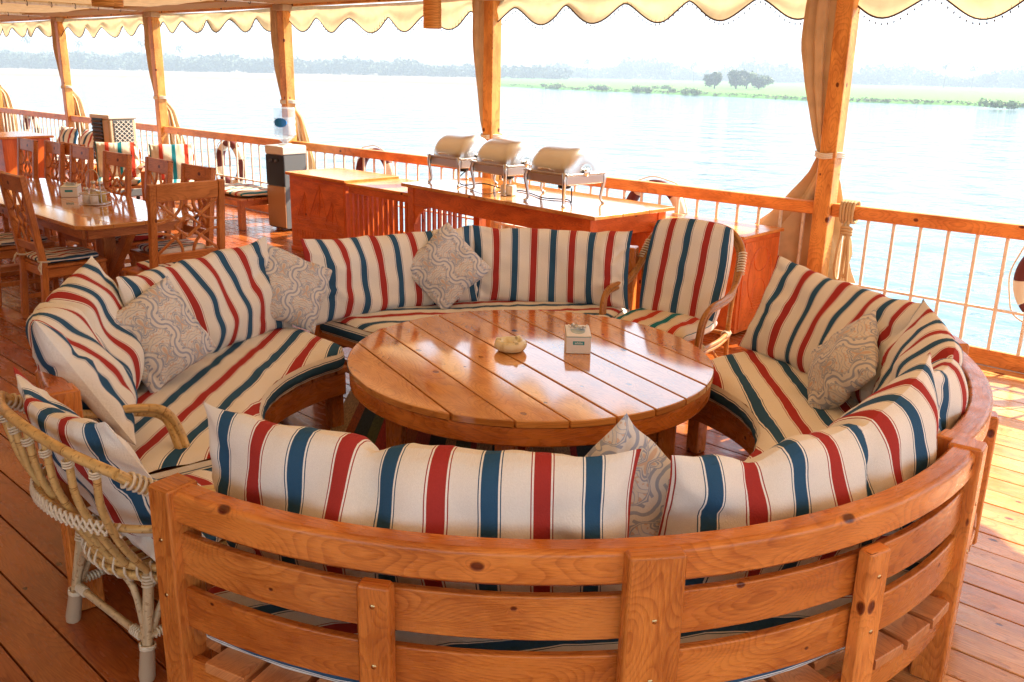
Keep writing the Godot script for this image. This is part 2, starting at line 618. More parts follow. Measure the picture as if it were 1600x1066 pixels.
func _ready() -> void:
	rng.seed = 20
	var cam := Camera3D.new()
	cam.name = "camera"
	add_child(cam)
	cam.transform = Transform3D(Basis(Vector3.UP, deg_to_rad(42.83)) * Basis(Vector3.RIGHT, deg_to_rad(-16.512)) * Basis(Vector3.BACK, deg_to_rad(1.267)), Vector3(2.9293, 1.83, 6.4436))
	cam.fov = 41.11
	cam.near = 0.05
	cam.far = 6000.0
	cam.current = true

	var sky := ProceduralSkyMaterial.new()
	sky.sky_top_color = Color(0.74, 0.83, 0.93)
	sky.sky_horizon_color = Color(0.90, 0.94, 0.98)
	sky.sky_curve = 0.65
	sky.ground_bottom_color = Color(0.30, 0.34, 0.36)
	sky.ground_horizon_color = Color(0.78, 0.82, 0.86)
	sky.sky_energy_multiplier = 0.9
	sky.sun_angle_max = 40.0
	var env := Environment.new()
	env.background_mode = Environment.BG_SKY
	env.sky = Sky.new()
	env.sky.sky_material = sky
	env.tonemap_mode = Environment.TONE_MAPPER_LINEAR
	env.tonemap_exposure = 3.15
	env.sdfgi_enabled = true
	env.ssao_enabled = true
	env.ssil_enabled = true
	env.fog_enabled = true
	env.fog_mode = Environment.FOG_MODE_EXPONENTIAL
	env.fog_density = 0.0012
	env.fog_light_color = Color(0.86, 0.93, 1.0)
	var we := WorldEnvironment.new()
	we.name = "world_environment"
	we.environment = env
	add_child(we)

	var sun := DirectionalLight3D.new()
	sun.name = "sun"
	sun.light_energy = 1.6
	sun.light_color = Color(1.0, 0.93, 0.82)
	sun.light_angular_distance = 0.5
	sun.shadow_enabled = true
	add_child(sun)
	sun.transform = Transform3D(Basis.looking_at(-Vector3(0.36, 1.0, -1.12).normalized()), Vector3(0, 10, 0))

	make_materials()
	river_and_bank()
	boat()
	lounge()
	buffet_side()
	dining_side()

func far_at(az: float, dist: float, y: float) -> Vector3:
	var a := deg_to_rad(az)
	var d := Vector3(-0.6798, 0, -0.7334) * cos(a) + Vector3(0.7334, 0, -0.6798) * sin(a)
	return Vector3(2.93 + d.x * dist, y, 6.44 + d.z * dist)

func leaf_clump(seed_: int) -> ArrayMesh:
	var r := RandomNumberGenerator.new()
	r.seed = seed_
	var g := Geo.new()
	for i in 9:
		var c := Vector3(r.randf_range(-0.6, 0.6), r.randf_range(-0.45, 0.45), r.randf_range(-0.6, 0.6))
		var b := Basis.from_euler(Vector3(r.randf() * 6.0, r.randf() * 6.0, r.randf() * 6.0)) * r.randf_range(0.3, 0.5)
		var nn := (c.normalized() + b.z.normalized() * 0.4).normalized()
		var q := [g.p(c + b * Vector3(-1, -0.2, 0), nn, Vector2(0, 0)), g.p(c + b * Vector3(0, -0.7, 0.1), nn, Vector2(1, 0)), g.p(c + b * Vector3(1, 0.1, 0), nn, Vector2(1, 1)), g.p(c + b * Vector3(-0.1, 0.8, -0.1), nn, Vector2(0, 1))]
		g.quad(q[0], q[1], q[2], q[3])
	return g.mesh()

func crown(parent: Node3D, called: String, spots: Array, clumps: int, seed_: int, tone: Color, sz := 1.0) -> MultiMeshInstance3D:
	var r := RandomNumberGenerator.new()
	r.seed = seed_
	var mm := MultiMesh.new()
	mm.transform_format = MultiMesh.TRANSFORM_3D
	mm.use_colors = true
	mm.mesh = T.leaf
	mm.instance_count = spots.size() * clumps
	var k := 0
	for s in spots:
		for i in clumps:
			var d := Vector3(r.randfn(), r.randfn() * 0.9, r.randfn()).normalized() * pow(r.randf(), 0.45)
			var o: Vector3 = s[0] + Vector3(d.x * s[1], d.y * s[2], d.z * s[1])
			var q := sz * r.randf_range(0.6, 1.25)
			mm.set_instance_transform(k, Transform3D(Basis.from_euler(Vector3(r.randf() * 6.0, r.randf() * 6.0, 0)) * q, o))
			var l := r.randf_range(0.75, 1.3)
			mm.set_instance_color(k, Color(tone.r * l, tone.g * l, tone.b * l))
			k += 1
	var o := MultiMeshInstance3D.new()
	o.name = called if parent != self else numbered(called)
	o.multimesh = mm
	o.material_override = M.leaf
	parent.add_child(o, true)
	return o

# leaves of a single tree or shrub, in one mesh of loose leaf sprays
func leaves(parent: Node3D, called: String, spots: Array, sprays: int, seed_: int, tone: Color, sz: float) -> void:
	var r := RandomNumberGenerator.new()
	r.seed = seed_
	for tint in 2:
		var g := Geo.new()
		for s in spots:
			for i in sprays:
				var d := Vector3(r.randfn(), r.randfn() * 0.9, r.randfn()).normalized() * pow(r.randf(), 0.4)
				var o: Vector3 = s[0] + Vector3(d.x * s[1], d.y * s[2], d.z * s[1])
				for k in 4:
					var q := Basis.from_euler(Vector3(r.randf() * 6.0, r.randf() * 6.0, r.randf() * 6.0)) * (sz * r.randf_range(0.25, 0.55))
					var cc := o + Vector3(r.randfn(), r.randfn(), r.randfn()) * sz * 0.3
					var nn := (d + q.z.normalized() * 0.5).normalized()
					g.quad(g.p(cc + q * Vector3(-1, -0.2, 0), nn, Vector2.ZERO), g.p(cc + q * Vector3(0, -0.7, 0.1), nn, Vector2.ZERO), g.p(cc + q * Vector3(1, 0.1, 0), nn, Vector2.ZERO), g.p(cc + q * Vector3(-0.1, 0.8, -0.1), nn, Vector2.ZERO))
		var m := mat((tone * (0.75 if tint == 0 else 1.3)).linear_to_srgb(), 0.7)
		part(called, g, m, parent)

func river_and_bank() -> void:
	T.leaf = leaf_clump(3)
	M.leaf = mat(Color.WHITE, 0.7)
	M.leaf.vertex_color_use_as_albedo = true
	M.water = triplanar(mat(Color(0.36, 0.48, 0.54), 0.06), 1.0 / 70.0)
	M.water.normal_enabled = true
	M.water.normal_texture = noise_tex(71, 0.006, [], 2048, 9.0, 8)
	M.water.normal_scale = 0.95
	var g := Geo.new()
	var r := 5000.0
	var ids := []
	for q in [[-r, -r], [r, -r], [r, r], [-r, r]]:
		ids.append(g.p(Vector3(q[0], 0, q[1]), Vector3.UP, Vector2(q[0], q[1])))
	g.quad(ids[0], ids[1], ids[2], ids[3])
	struct("river_water", g, M.water, at(0, WATER, 0))
	# the far bank: a low scarp at the water's edge, then flat land to the horizon
	var shore := [[-520, 120], [-400, -30], [-356, -113], [-343, -153], [-305, -194], [-274, -232], [-240, -245], [-191, -231], [-165, -230], [-132, -222], [-105, -214], [-91, -219], [-78, -225], [-58, -230], [0, -262], [120, -330], [300, -420]]
	M.mud = triplanar(mat(Color(0.52, 0.47, 0.40), 0.95), 0.02)
	M.mud.albedo_texture = noise_tex(81, 0.02, [[0.0, 0.5, 1.0], [Color(0.7, 0.72, 0.66), Color(1, 1, 1), Color(0.8, 0.84, 0.7)]], 512)
	M.grass = triplanar(mat(Color(0.31, 0.56, 0.10), 0.95), 0.02)
	M.grass.albedo_texture = noise_tex(82, 0.03, [[0.0, 0.4, 0.7, 1.0], [Color(0.75, 0.85, 0.6), Color(1, 1, 1), Color(0.95, 0.9, 0.7), Color(1, 1, 0.8)]], 512)
	for side in 2:
		var b := Geo.new()
		var from := 0 if side == 0 else 6
		var to := 6 if side == 0 else 16
		var rows := [[1.0, WATER - 0.4], [1.012, -2.95], [1.04, -2.65], [1.6, -2.5], [3.0, -2.4], [9.0, -2.2]]
		var nz := noise(83, 0.05)
		grid(b, (to - from) * 10, 5, func(i: int, j: int):
			var s := from + i / 10
			var f := float(i % 10) / 10.0
			if s >= to:
				s = to - 1
				f = 1.0
			var a := Vector2(shore[s][0], shore[s][1]).lerp(Vector2(shore[s + 1][0], shore[s + 1][1]), f)
			var cc := Vector2(2.93, 6.44)
			var q: Vector2 = cc + (a - cc) * (rows[j][0] + (nz.get_noise_2d(i * 3.1 + side * 40, j * 9.0) * 0.008 if j < 3 else 0.0))
			return [Vector3(q.x, rows[j][1], q.y), q], 1.0)
		for k in b.n.size():
			if b.n[k].y < 0:
				b.n[k] = -b.n[k]
		struct("muddy_bank" if side == 0 else "grassy_bank", b, M.mud if side == 0 else M.grass)
	# wooded left shore and the fainter woods behind it, each one mass
	var rr := RandomNumberGenerator.new()
	rr.seed = 8
	var spots := []
	for i in 230:
		var az := lerpf(-33.0, 2.6, i / 229.0)
		var h := rr.randf_range(3.0, 3.9) * (0.8 if az > -6.0 else 1.0) * (0.92 + 0.1 * sin(az * 1.7))
		h *= 1.5
		spots.append([far_at(az, rr.randf_range(600, 700), -2.4 + h * 0.95), rr.randf_range(5.0, 9.0), h])
	var w := crown(self, "woods", spots, 60, 1, Color(0.05, 0.085, 0.05), 1.9)
	w.set_meta("kind", "stuff")
	tag(w, "dense dark woods along the left far bank, pale blue in the haze", "woods")
	spots = []
	for i in 150:
		var az := lerpf(2.0, 34.0, i / 149.0)
		var h := rr.randf_range(5.6, 9.6) * (0.85 + 0.35 * sin(az * 0.9 + 1.0))
		spots.append([far_at(az, rr.randf_range(780, 900), -2.3 + h * 0.8), rr.randf_range(6.0, 11.0), h])
	for i in 60:
		var az := rr.randf_range(-33.0, -15.0)
		spots.append([far_at(az, rr.randf_range(1080, 1240), -2.3 + 8.5), rr.randf_range(5.0, 9.0), rr.randf_range(10.0, 15.0)])
	w = crown(self, "woods", spots, 60, 2, Color(0.05, 0.085, 0.045), 2.4)
	w.set_meta("kind", "stuff")
	tag(w, "faint far woods behind the green field and behind the left shore", "woods")
	# reeds along the water's edge of the green bank
	var rd := []
	for i in 900:
		var f := rr.randf() * 9.0 + 6.0
		var s := int(f)
		var e := Vector2(shore[s][0], shore[s][1]).lerp(Vector2(shore[s + 1][0], shore[s + 1][1]), f - s) - Vector2(2.93, 6.44)
		e = Vector2(2.93, 6.44) + e * rr.randf_range(1.006, 1.03)
		rd.append([Vector3(e.x, -3.0 + rr.randf_range(-0.25, 0.1), e.y), 1.6, 0.2])
	w = crown(self, "reed_bed", rd, 4, 3, Color(0.13, 0.18, 0.06), 0.42)
	w.set_meta("kind", "stuff")
	tag(w, "low reeds and grass along the water's edge of the green bank", "reeds")
	# the clump of field trees right of the middle, one by one
	var names := ["round dark tree standing apart, leftmost of the clump on the green bank", "broad dark tree in the middle of the clump on the green bank", "pale olive tree with a ragged crown, right end of the bank clump", "low spreading tree behind the middle of the bank clump"]
	var k := 0
	for q in [[11.75, 345, 3.2, 7.2, 0.75], [13.0, 350, 4.4, 7.4, 0.8], [14.3, 352, 4.0, 6.2, 1.25], [13.6, 360, 4.5, 6.6, 0.9]]:
		var t := thing("field_tree", names[k], "tree", far_at(q[0], q[1], -2.62), 0, "clump of trees on the green bank")
		var tg := Geo.new()
		tube(tg, PackedVector3Array([Vector3(0, -0.1, 0), Vector3(0.15, 1.6, 0.1), Vector3(0.1, q[3] * 0.6, 0)]), PackedFloat32Array([0.35, 0.27, 0.12]), 8)
		for a in 4:
			var d := Vector3(cos(a * 1.7), 0.9, sin(a * 1.7))
			tube(tg, PackedVector3Array([Vector3(0.12, 1.7, 0.08), Vector3(0.12, 1.7, 0.08) + d * q[2] * 0.5]), PackedFloat32Array([0.16, 0.06]), 6)
		part("trunk", tg, mat(Color(0.33, 0.25, 0.18), 0.9), t)
		var blobs := []
		for a in 9:
			blobs.append([Vector3(rr.randf_range(-0.6, 0.6) * q[2], rr.randf_range(0.24, 0.80) * q[3], rr.randf_range(-0.6, 0.6) * q[2]), q[2] * 0.45, q[3] * 0.2])
		leaves(t, "crown", blobs, 55, 40 + k, Color(0.09, 0.13, 0.055) * q[4], 0.8)
		k += 1
	# shrubs along the green bank
	for q in [[2.1, 322, "small shrub on the bank nearest the middle post"], [4.9, 299, "flat green shrub at the water's edge left of the bank trees"], [7.3, 291, "wide green shrub on the bank left of the clump of trees"], [10.0, 275, "low grey green shrub just left of the clump of trees"], [8.6, 312, "dark rounded shrub set back on the green bank"], [26.9, 216, "dark low bush at the water's edge on the far right"]]:
		var t := thing("bank_shrub", q[2], "shrub", far_at(q[0], q[1], -2.75), 0, "shrubs on the green bank")
		var blobs := []
		for a in 7:
			blobs.append([Vector3(rr.randf_range(-4.0, 4.0), rr.randf_range(0.1, 0.5), rr.randf_range(-1.5, 1.5)), 1.2, rr.randf_range(0.4, 0.9)])
		leaves(t, "foliage", blobs, 30, 60 + int(q[0]), Color(0.20, 0.30, 0.10), 0.55)
	# palms that stick out of the far woods
	k = 0
	for q in [[-27.3, 600, 15.5], [-24.8, 610, 14.5], [-21.6, 600, 15.0], [-19.6, 610, 13.2], [4.2, 640, 11.5], [10.5, 650, 11.0], [17.6, 640, 13.5], [24.2, 640, 13.0], [25.6, 650, 11.5]]:
		var names_p := ["faint palm at the far left edge, above the hazy left woods", "faint palm left of the farthest post, above the hazy woods", "tall faint palm just right of the farthest visible post, over the woods", "shorter faint palm between the two leftmost posts, over the woods", "faint palm above the field, just right of the middle post", "faint palm over the far woods left of the bank trees", "faint palm over the far woods, just left of the nearest post", "taller of two faint palms right of the nearest post", "shorter of two faint palms right of the nearest post"]
		var t := thing("palm_tree", names_p[k], "palm tree", far_at(q[0], q[1], -2.4), k * 50.0, "faint palms over the far woods")
		var tg := Geo.new()
		tube(tg, PackedVector3Array([Vector3.ZERO, Vector3(0.2, q[2] * 0.5, 0), Vector3(0.1, q[2], 0)]), PackedFloat32Array([0.28, 0.20, 0.17]), 6)
		part("trunk", tg, mat(Color(0.30, 0.25, 0.2), 0.9), t)
		var fg := Geo.new()
		for a in 22:
			var w2 := a * 2.4
			var d := Vector3(cos(w2), 0, sin(w2))
			var up := 2.2 - 0.16 * a
			var sd := Vector3(-d.z, 0, d.x) * 0.5
			var p0 := Vector3(0.1, q[2], 0)
			var p1 := p0 + d * 2.2 + Vector3.UP * up
			var p2 := p0 + d * 4.0 + Vector3.UP * (up - 2.2)
			var nn := (Vector3.UP + d * 0.3).normalized()
			var i0 := fg.p(p0, nn, Vector2.ZERO)
			var i1 := fg.p(p1 + sd, nn, Vector2.ZERO)
			var i2 := fg.p(p1 - sd, nn, Vector2.ZERO)
			var i3 := fg.p(p2, nn, Vector2.ZERO)
			fg.tri(i0, i1, i2)
			fg.tri(i1, i2, i3)
		part("crown", fg, mat(Color(0.24, 0.30, 0.17), 0.7), t)
		k += 1

# ---------------------------------------------------------------- deck, rails, posts, awning
func boat() -> void:
	# deck of long boards along the boat, butted end to end
	var sub := Geo.new()
	box(sub, Vector3(32, 0.2, 10.6), at(-10, -0.132, 5.1))
	var deck := struct("boat_deck", sub, mat(Color(0.16, 0.09, 0.05), 0.9))
	var w := 0.158
	var row := 0
	var z := 0.0
	while z < 8.2:
		var x0 := -18.0 if z < 4.6 else (-7.5 if z < 6.0 else -2.0)
		var x := x0 - rng.randf() * 2.0
		var x_end := 5.0
		while x < x_end:
			var len := rng.randf_range(5.2, 7.5)
			if x < -6.0:
				len += 4.0
			if x < 0.3 and x + len > 0.5:
				len = rng.randf_range(0.7, 1.5) - x
			var g := Geo.new()
			box(g, Vector3(len - 0.004, 0.03, w - 0.005), at(x + len / 2, -0.015 + rng.randf_range(-0.0012, 0.0012), z + w / 2), 0.003)
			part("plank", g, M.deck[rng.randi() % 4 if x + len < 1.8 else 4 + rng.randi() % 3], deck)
			x += len
		row += 1
		z += w
	# posts
	var where := ["nearest the striped sofas, rope tied beside it", "behind the three chafing dishes", "behind the water dispenser", "just right of the white air cooler", "just left of the white air cooler", "farthest to the left along the railing"]
	for i in 6:
		var t := thing("awning_post", "square varnished pine post " + where[i], "post", Vector3(POST_X[i], 0, 0), 0, "pine posts carrying the awning")
		var g := Geo.new()
		box(g, Vector3(0.125, 2.46, 0.125), at(0, 1.23, 0), 0.008)
		part("shaft", g, M.post, t)
		g = Geo.new()
		box(g, Vector3(0.22, 0.07, 0.16), at(0, 2.49, 0.01), 0.01)
		part("head_block", g, M.canvas, t)
	# railings between the posts
	var rn := ["right of the nearest post, beside the striped sofa", "behind the chafing dishes and the carved lockers", "between the water dispenser and the chafing dishes", "left of the water dispenser, with a round lifebuoy", "behind the white air cooler", "farthest left beyond the air cooler"]
	for i in 6:
		var a: float = POST_X[i] + 0.0625
		var b: float = (POST_X[i - 1] - 0.0625) if i else 3.4
		var t := thing("railing", "pine handrail with slim white balusters, section " + rn[i], "railing", Vector3(a, 0, 0), 0, "railing sections along the deck edge")
		var L := b - a
		var g := Geo.new()
		box(g, Vector3(L - 0.004, 0.095, 0.065), at(L / 2, 0.915, 0.0), 0.009)
		part("handrail", g, M.rail, t)
		g = Geo.new()
		box(g, Vector3(L, 0.018, 0.03), at(L / 2, 0.39, -0.002), 0.004)
		part("middle_rail", g, M.white_paint, t)
		g = Geo.new()
		box(g, Vector3(L - 0.004, 0.11, 0.04), at(L / 2, 0.057, -0.02), 0.006)
		part("kick_board", g, M.rail, t)
		var nb := int(round(L / 0.182))
		var bg := Geo.new()
		box(bg, Vector3(0.022, 0.76, 0.022), Transform3D(), 0.004)
		var bm := bg.mesh()
		for k in nb:
			var o := part("baluster", bm, M.white_paint, t)
			o.position = Vector3((k + 0.5) * L / nb, 0.49, 0.0)
	var cw := Geo.new()
	box(cw, Vector3(20.2, 2.72, 0.12), at(-9.5, 1.36, 8.5))
	struct("unseen_shade_wall", cw, wood(T.straight, Color(0.70, 0.48, 0.30), 0.5))  # unseen wall, added to keep light off the inner left of the deck
	awning()
	for i in 6:
		curtain(i)
	life_ring(Vector3(-8.42, 0.55, -0.10), 8, "dark red and white lifebuoy on the railing left of the water dispenser")
	life_ring(Vector3(-5.30, 0.66, -0.10), -6, "dark red and white lifebuoy behind the cabinet with carved boats")
	life_ring(Vector3(-1.50, 0.66, -0.10), 5, "dark red and white lifebuoy behind the corner of the buffet table")
	life_ring(Vector3(1.66, 0.60, -0.12), -4, "dark red lifebuoy cut by the right edge of the view")
	life_ring(Vector3(-15.4, 0.62, -0.10), 0, "small distant lifebuoy on the railing at far left")
	rope()
	# two woven lamp shades under the awning
	for q in [[Vector3(-3.8, 2.37, 0.38), "striped woven lampshade hanging left of the middle post", 0.085, 0.34], [Vector3(-2.63, 2.31, 3.96), "woven lampshade cut by the top edge at upper left", 0.085, 0.34]]:
		var t := thing("pendant_lamp", q[1], "lamp", q[0], 0, "woven lampshades under the awning")
		var prof := []
		for k in 9:
			var yy: float = -q[3] * 0.5 + q[3] * k / 8.0
			prof.append(Vector2(q[2] * (1.0 + 0.015 * sin(k * 2.1)), yy))
		prof.append(Vector2(q[2] * 0.9, q[3] * 0.5))
		prof.append(Vector2(q[2] * 0.9, -q[3] * 0.5))
		prof.append(prof[0])
		var g := Geo.new()
		lathe(g, prof, 28)
		part("shade", g, M.get_or_add("shade_mat", lamp_mat()), t)
		g = Geo.new()
		tube(g, PackedVector3Array([Vector3(0, 0.0, 0), Vector3(0, 2.6 - q[0].y, 0)]), 0.006, 6)
		part("cable", g, M.cord, t)
		g = Geo.new()
		lathe(g, [Vector2(0, -0.06), Vector2(0.02, -0.055), Vector2(0.03, -0.03), Vector2(0.02, 0.0), Vector2(0.015, 0.05), Vector2(0, 0.05)], 12)
		part("bulb", g, M.white_plastic, t)

func lamp_mat() -> StandardMaterial3D:
	var m := mat(Color(0.95, 0.72, 0.42), 0.7)
	m.albedo_texture = noise_tex(91, 0.02, [[0.0, 0.4, 0.5, 1.0], [Color(0.7, 0.55, 0.4), Color(0.85, 0.75, 0.6), Color(1, 0.95, 0.85), Color(1, 1, 0.95)]], 256)
	m.uv1_scale = Vector3(0.3, 22, 1)
	m.backlight_enabled = true
	m.backlight = Color(0.35, 0.22, 0.1)
	return m

func valance_drop(x: float) -> float:
	var c := 0.5 + 0.5 * cos(TAU * (x - 0.29) / 0.62)
	return 0.115 + 0.155 * pow(c, 0.72) + 0.02 * sin(x * 0.9)

func awning() -> void:
	var t := thing("awning", "tan canvas awning with scalloped valance, timber beams and reed slats over the deck", "awning", Vector3.ZERO)
	var nz := noise(101, 0.35)
	var left := -20.0
	# ceiling cloth in bays between the beams
	for i in 7:
		var b: float = POST_X[i - 1] - 0.05 if i else 6.6
		var a: float = POST_X[i] + 0.05 if i < 6 else left
		var g := Geo.new()
		grid(g, 24, 30, func(p: int, q: int):
			var u := float(p) / 24
			var v := float(q) / 30
			var y := 2.60 - 0.10 * sin(PI * u) * (0.4 + 0.6 * absf(sin(PI * v * 3.0))) + nz.get_noise_2d(p * 0.5 + i * 9.0, q * 0.5) * 0.02
			return [Vector3(lerpf(a, b, u), y, lerpf(-0.06, 10.2, v)), Vector2(u, v)], -1.0)
		part("ceiling_cloth", g, M.ceiling, t)
	for i in 6:
		var g := Geo.new()
		box(g, Vector3(0.10, 0.12, 10.2), at(POST_X[i], 2.585, 5.1), 0.01)
		part("beam", g, M.get_or_add("beam", mat(Color(0.92, 0.85, 0.74), 0.5)), t)
		# pale strip standing in for sky light between canvases, broken by dark lashings
		g = Geo.new()
		box(g, Vector3(0.06, 0.035, 8.0), at(POST_X[i] + 0.09, 2.535, 4.3), 0.008)
		part("batten", g, M.white_paint, t)
		g = Geo.new()
		for k in 26:
			binding(g, Vector3(POST_X[i] + 0.09, 2.535, 0.5 + k * 0.3), Vector3(POST_X[i] + 0.09, 2.535, 0.53 + k * 0.3), 0.037, 1, 0.004)
		part("lashing", g, M.piping, t)
	# open reed slats at the roof edge, near the rail
	for k in 7:
		var g := Geo.new()
		var zz := 0.05 + k * 0.09
		box(g, Vector3(26.4, 0.02, 0.045), at(-6.8, 2.535, zz), 0.005)
		part("reed_slat", g, M.get_or_add("reed", mat(Color(0.75, 0.60, 0.40), 0.7)), t)
	var cg := Geo.new()
	for k in 130:
		box(cg, Vector3(0.035, 0.02, 0.6), at(left + 0.1 + k * 0.2, 2.556, 0.32), 0.004)
	var cross := part("reed_cross_slats", cg, M.reed, t)
	cross.set_meta("kind", "stuff")
	var rg := Geo.new()
	box(rg, Vector3(26.4, 0.15, 0.05), at(-6.8, 2.575, -0.062), 0.01)
	part("edge_beam", rg, M.post, t)
	# scalloped valance and its dark piping, bay by bay
	for i in 7:
		var b: float = POST_X[i - 1] if i else 6.2
		var a: float = POST_X[i] if i < 6 else left
		var n := int((b - a) / 0.035)
		var g := Geo.new()
		var sheet := func(x: float, v: float) -> Vector3:
			var d := valance_drop(x)
			var y := 2.505 - v * d * 1.0 - 0.02 * sin(PI * (x - a) / (b - a))
			var zz := -0.035 + 0.03 * v * sin(x * 5.1) + nz.get_noise_2d(x * 3.0, v * 2.0 + 30.0) * 0.05 * v + 0.012 * sin(v * 9.0 + x)
			return Vector3(x, y, zz)
		grid(g, n, 8, func(p: int, q: int):
			var x: float = lerpf(a, b, float(p) / n)
			return [sheet.call(x, q / 8.0), Vector2(x, q / 8.0)])
		part("valance", g, M.canvas, t)
		g = Geo.new()
		var edge := PackedVector3Array()
		for p in n + 1:
			edge.push_back(sheet.call(lerpf(a, b, float(p) / n), 1.0))
		tube(g, edge, 0.0065, 5)
		part("valance_piping", g, M.piping, t)
	var fringe := Geo.new()
	for k in 420:
		var x := -14.0 + k * 0.042
		var y := 2.505 - valance_drop(x)
		tube(fringe, PackedVector3Array([Vector3(x, y, -0.035), Vector3(x + rng.randf_range(-0.006, 0.006), y - 0.035, -0.035)]), 0.0016, 3)
		lathe(fringe, [Vector2(0, -0.010), Vector2(0.0065, 0), Vector2(0, 0.010)], 5, at(x, y - 0.04, -0.035))
	var fr := part("bead_fringe", fringe, M.piping, t)
	fr.set_meta("kind", "stuff")

func curtain(i: int) -> void:
	var names := ["full tan curtain tied to the nearest post, billowing below the cord", "narrow tan curtain tied to the post behind the chafing dishes", "narrow tan curtain tied to the post behind the water dispenser", "tan curtain tied to the post right of the air cooler", "tan curtain tied to the post left of the air cooler", "pale curtain end at the left edge, on the farthest post"]
	var t := thing("curtain", names[i], "curtain", Vector3(POST_X[i], 0, 0), 0, "tan curtains tied back at the posts")
	var big := 1.0 if i == 0 else 0.62
	var nz := noise(110 + i, 1.0)
	var tie: float = [1.30, 1.22, 1.42, 1.36, 1.42, 1.4][i]
	# y, middle, half width, depth
	var rows := [[2.5, -0.17, 0.12, 0.05], [2.1, -0.16, 0.12, 0.06], [1.8, -0.135, 0.10, 0.055], [tie + 0.14, -0.08, 0.06, 0.05], [tie, -0.045, 0.042, 0.045], [tie - 0.12, -0.09, 0.08, 0.06], [tie - 0.38, -0.19, 0.19, 0.08], [0.7, -0.25, 0.30, 0.11], [0.35, -0.26, 0.36, 0.13], [0.06, -0.22, 0.34, 0.13]]
	if i:
		rows = [[2.5, -0.15, 0.10, 0.06], [2.1, -0.145, 0.10, 0.065], [1.8, -0.125, 0.085, 0.06], [tie + 0.12, -0.075, 0.045, 0.05], [tie, -0.05, 0.035, 0.045], [tie - 0.1, -0.05, 0.04, 0.05], [tie - 0.35, -0.03, 0.09, 0.07], [0.7, 0.03, 0.15, 0.08], [0.35, 0.06, 0.18, 0.09], [0.1, 0.07, 0.19, 0.09]]
	var g := Geo.new()
	grid(g, 144, 40, func(p: int, q: int):
		var th := TAU * p / 144.0
		var f := float(q) / 40.0 * (rows.size() - 1)
		var k := mini(int(f), rows.size() - 2)
		var h := f - k
		h = h * h * (3.0 - 2.0 * h)
		var mid: float = lerpf(rows[k][1], rows[k + 1][1], h)
		var hw: float = lerpf(rows[k][2], rows[k + 1][2], h)
		var dp: float = lerpf(rows[k][3], rows[k + 1][3], h)
		var y: float = lerpf(rows[k][0], rows[k + 1][0], h)
		var fold := 1.0 + 0.24 * sin(th * 8.0 + nz.get_noise_2d(y * 0.6, 3.0) * 3.0) + 0.15 * sin(th * 13.0 + y * 1.5) + nz.get_noise_3d(cos(th), sin(th), y * 1.2) * 0.25
		var back := -0.012 - 0.115 * smoothstep(tie + 0.05, tie - 0.2, y) - dp * 0.5 * smoothstep(tie, tie - 0.3, y)
		return [Vector3(mid + cos(th) * hw * fold, y, back + sin(th) * dp * fold), Vector2(th, y)], 1.0, true)
	part("cloth", g, M.curtain, t)
	g = Geo.new()
	var loop := []
	for k in 14:
		var th := TAU * k / 14.0
		loop.append(Vector3(-0.02 + cos(th) * 0.10, tie + 0.006 * sin(th * 3.0), -0.035 + sin(th) * 0.115))
	for k in 3:
		var up := []
		for q in loop:
			up.append(q + Vector3(0, k * 0.014 - 0.014, 0))
		tube(g, bend(up, 3, true), 0.0075, 6)
	part("tie_cord", g, M.cord, t)

func life_ring(c: Vector3, tilt: float, label: String) -> void:
	var t := thing("lifebuoy", label, "lifebuoy", c, 0, "lifebuoys hung on the railing")
	t.rotation.z = deg_to_rad(tilt)
	for k in 8:
		var g := Geo.new()
		var a0 := TAU * (k + 0.5) / 8.0 - (0.5 if k % 2 else 0.28)
		var a1 := TAU * (k + 0.5) / 8.0 + (0.5 if k % 2 else 0.28)
		var pts := PackedVector3Array()
		for s in 10:
			var a := lerpf(a0, a1, s / 9.0)
			pts.push_back(Vector3(cos(a), sin(a), 0) * 0.27)
		tube(g, pts, 0.062 if k % 2 else 0.0635, 14, 0.72)
		part("red_section" if k % 2 else "white_band", g, M.ring_red if k % 2 else M.ring_white, t)
	var g := Geo.new()
	var pts := []
	for k in 16:
		var a := TAU * k / 16.0
		pts.append(Vector3(cos(a), sin(a), 0) * (0.34 if k % 4 != 2 else 0.37) + Vector3(0, 0, 0.012))
	tube(g, bend(pts, 4, true), 0.006, 6)
	part("grab_line", g, M.cord, t)

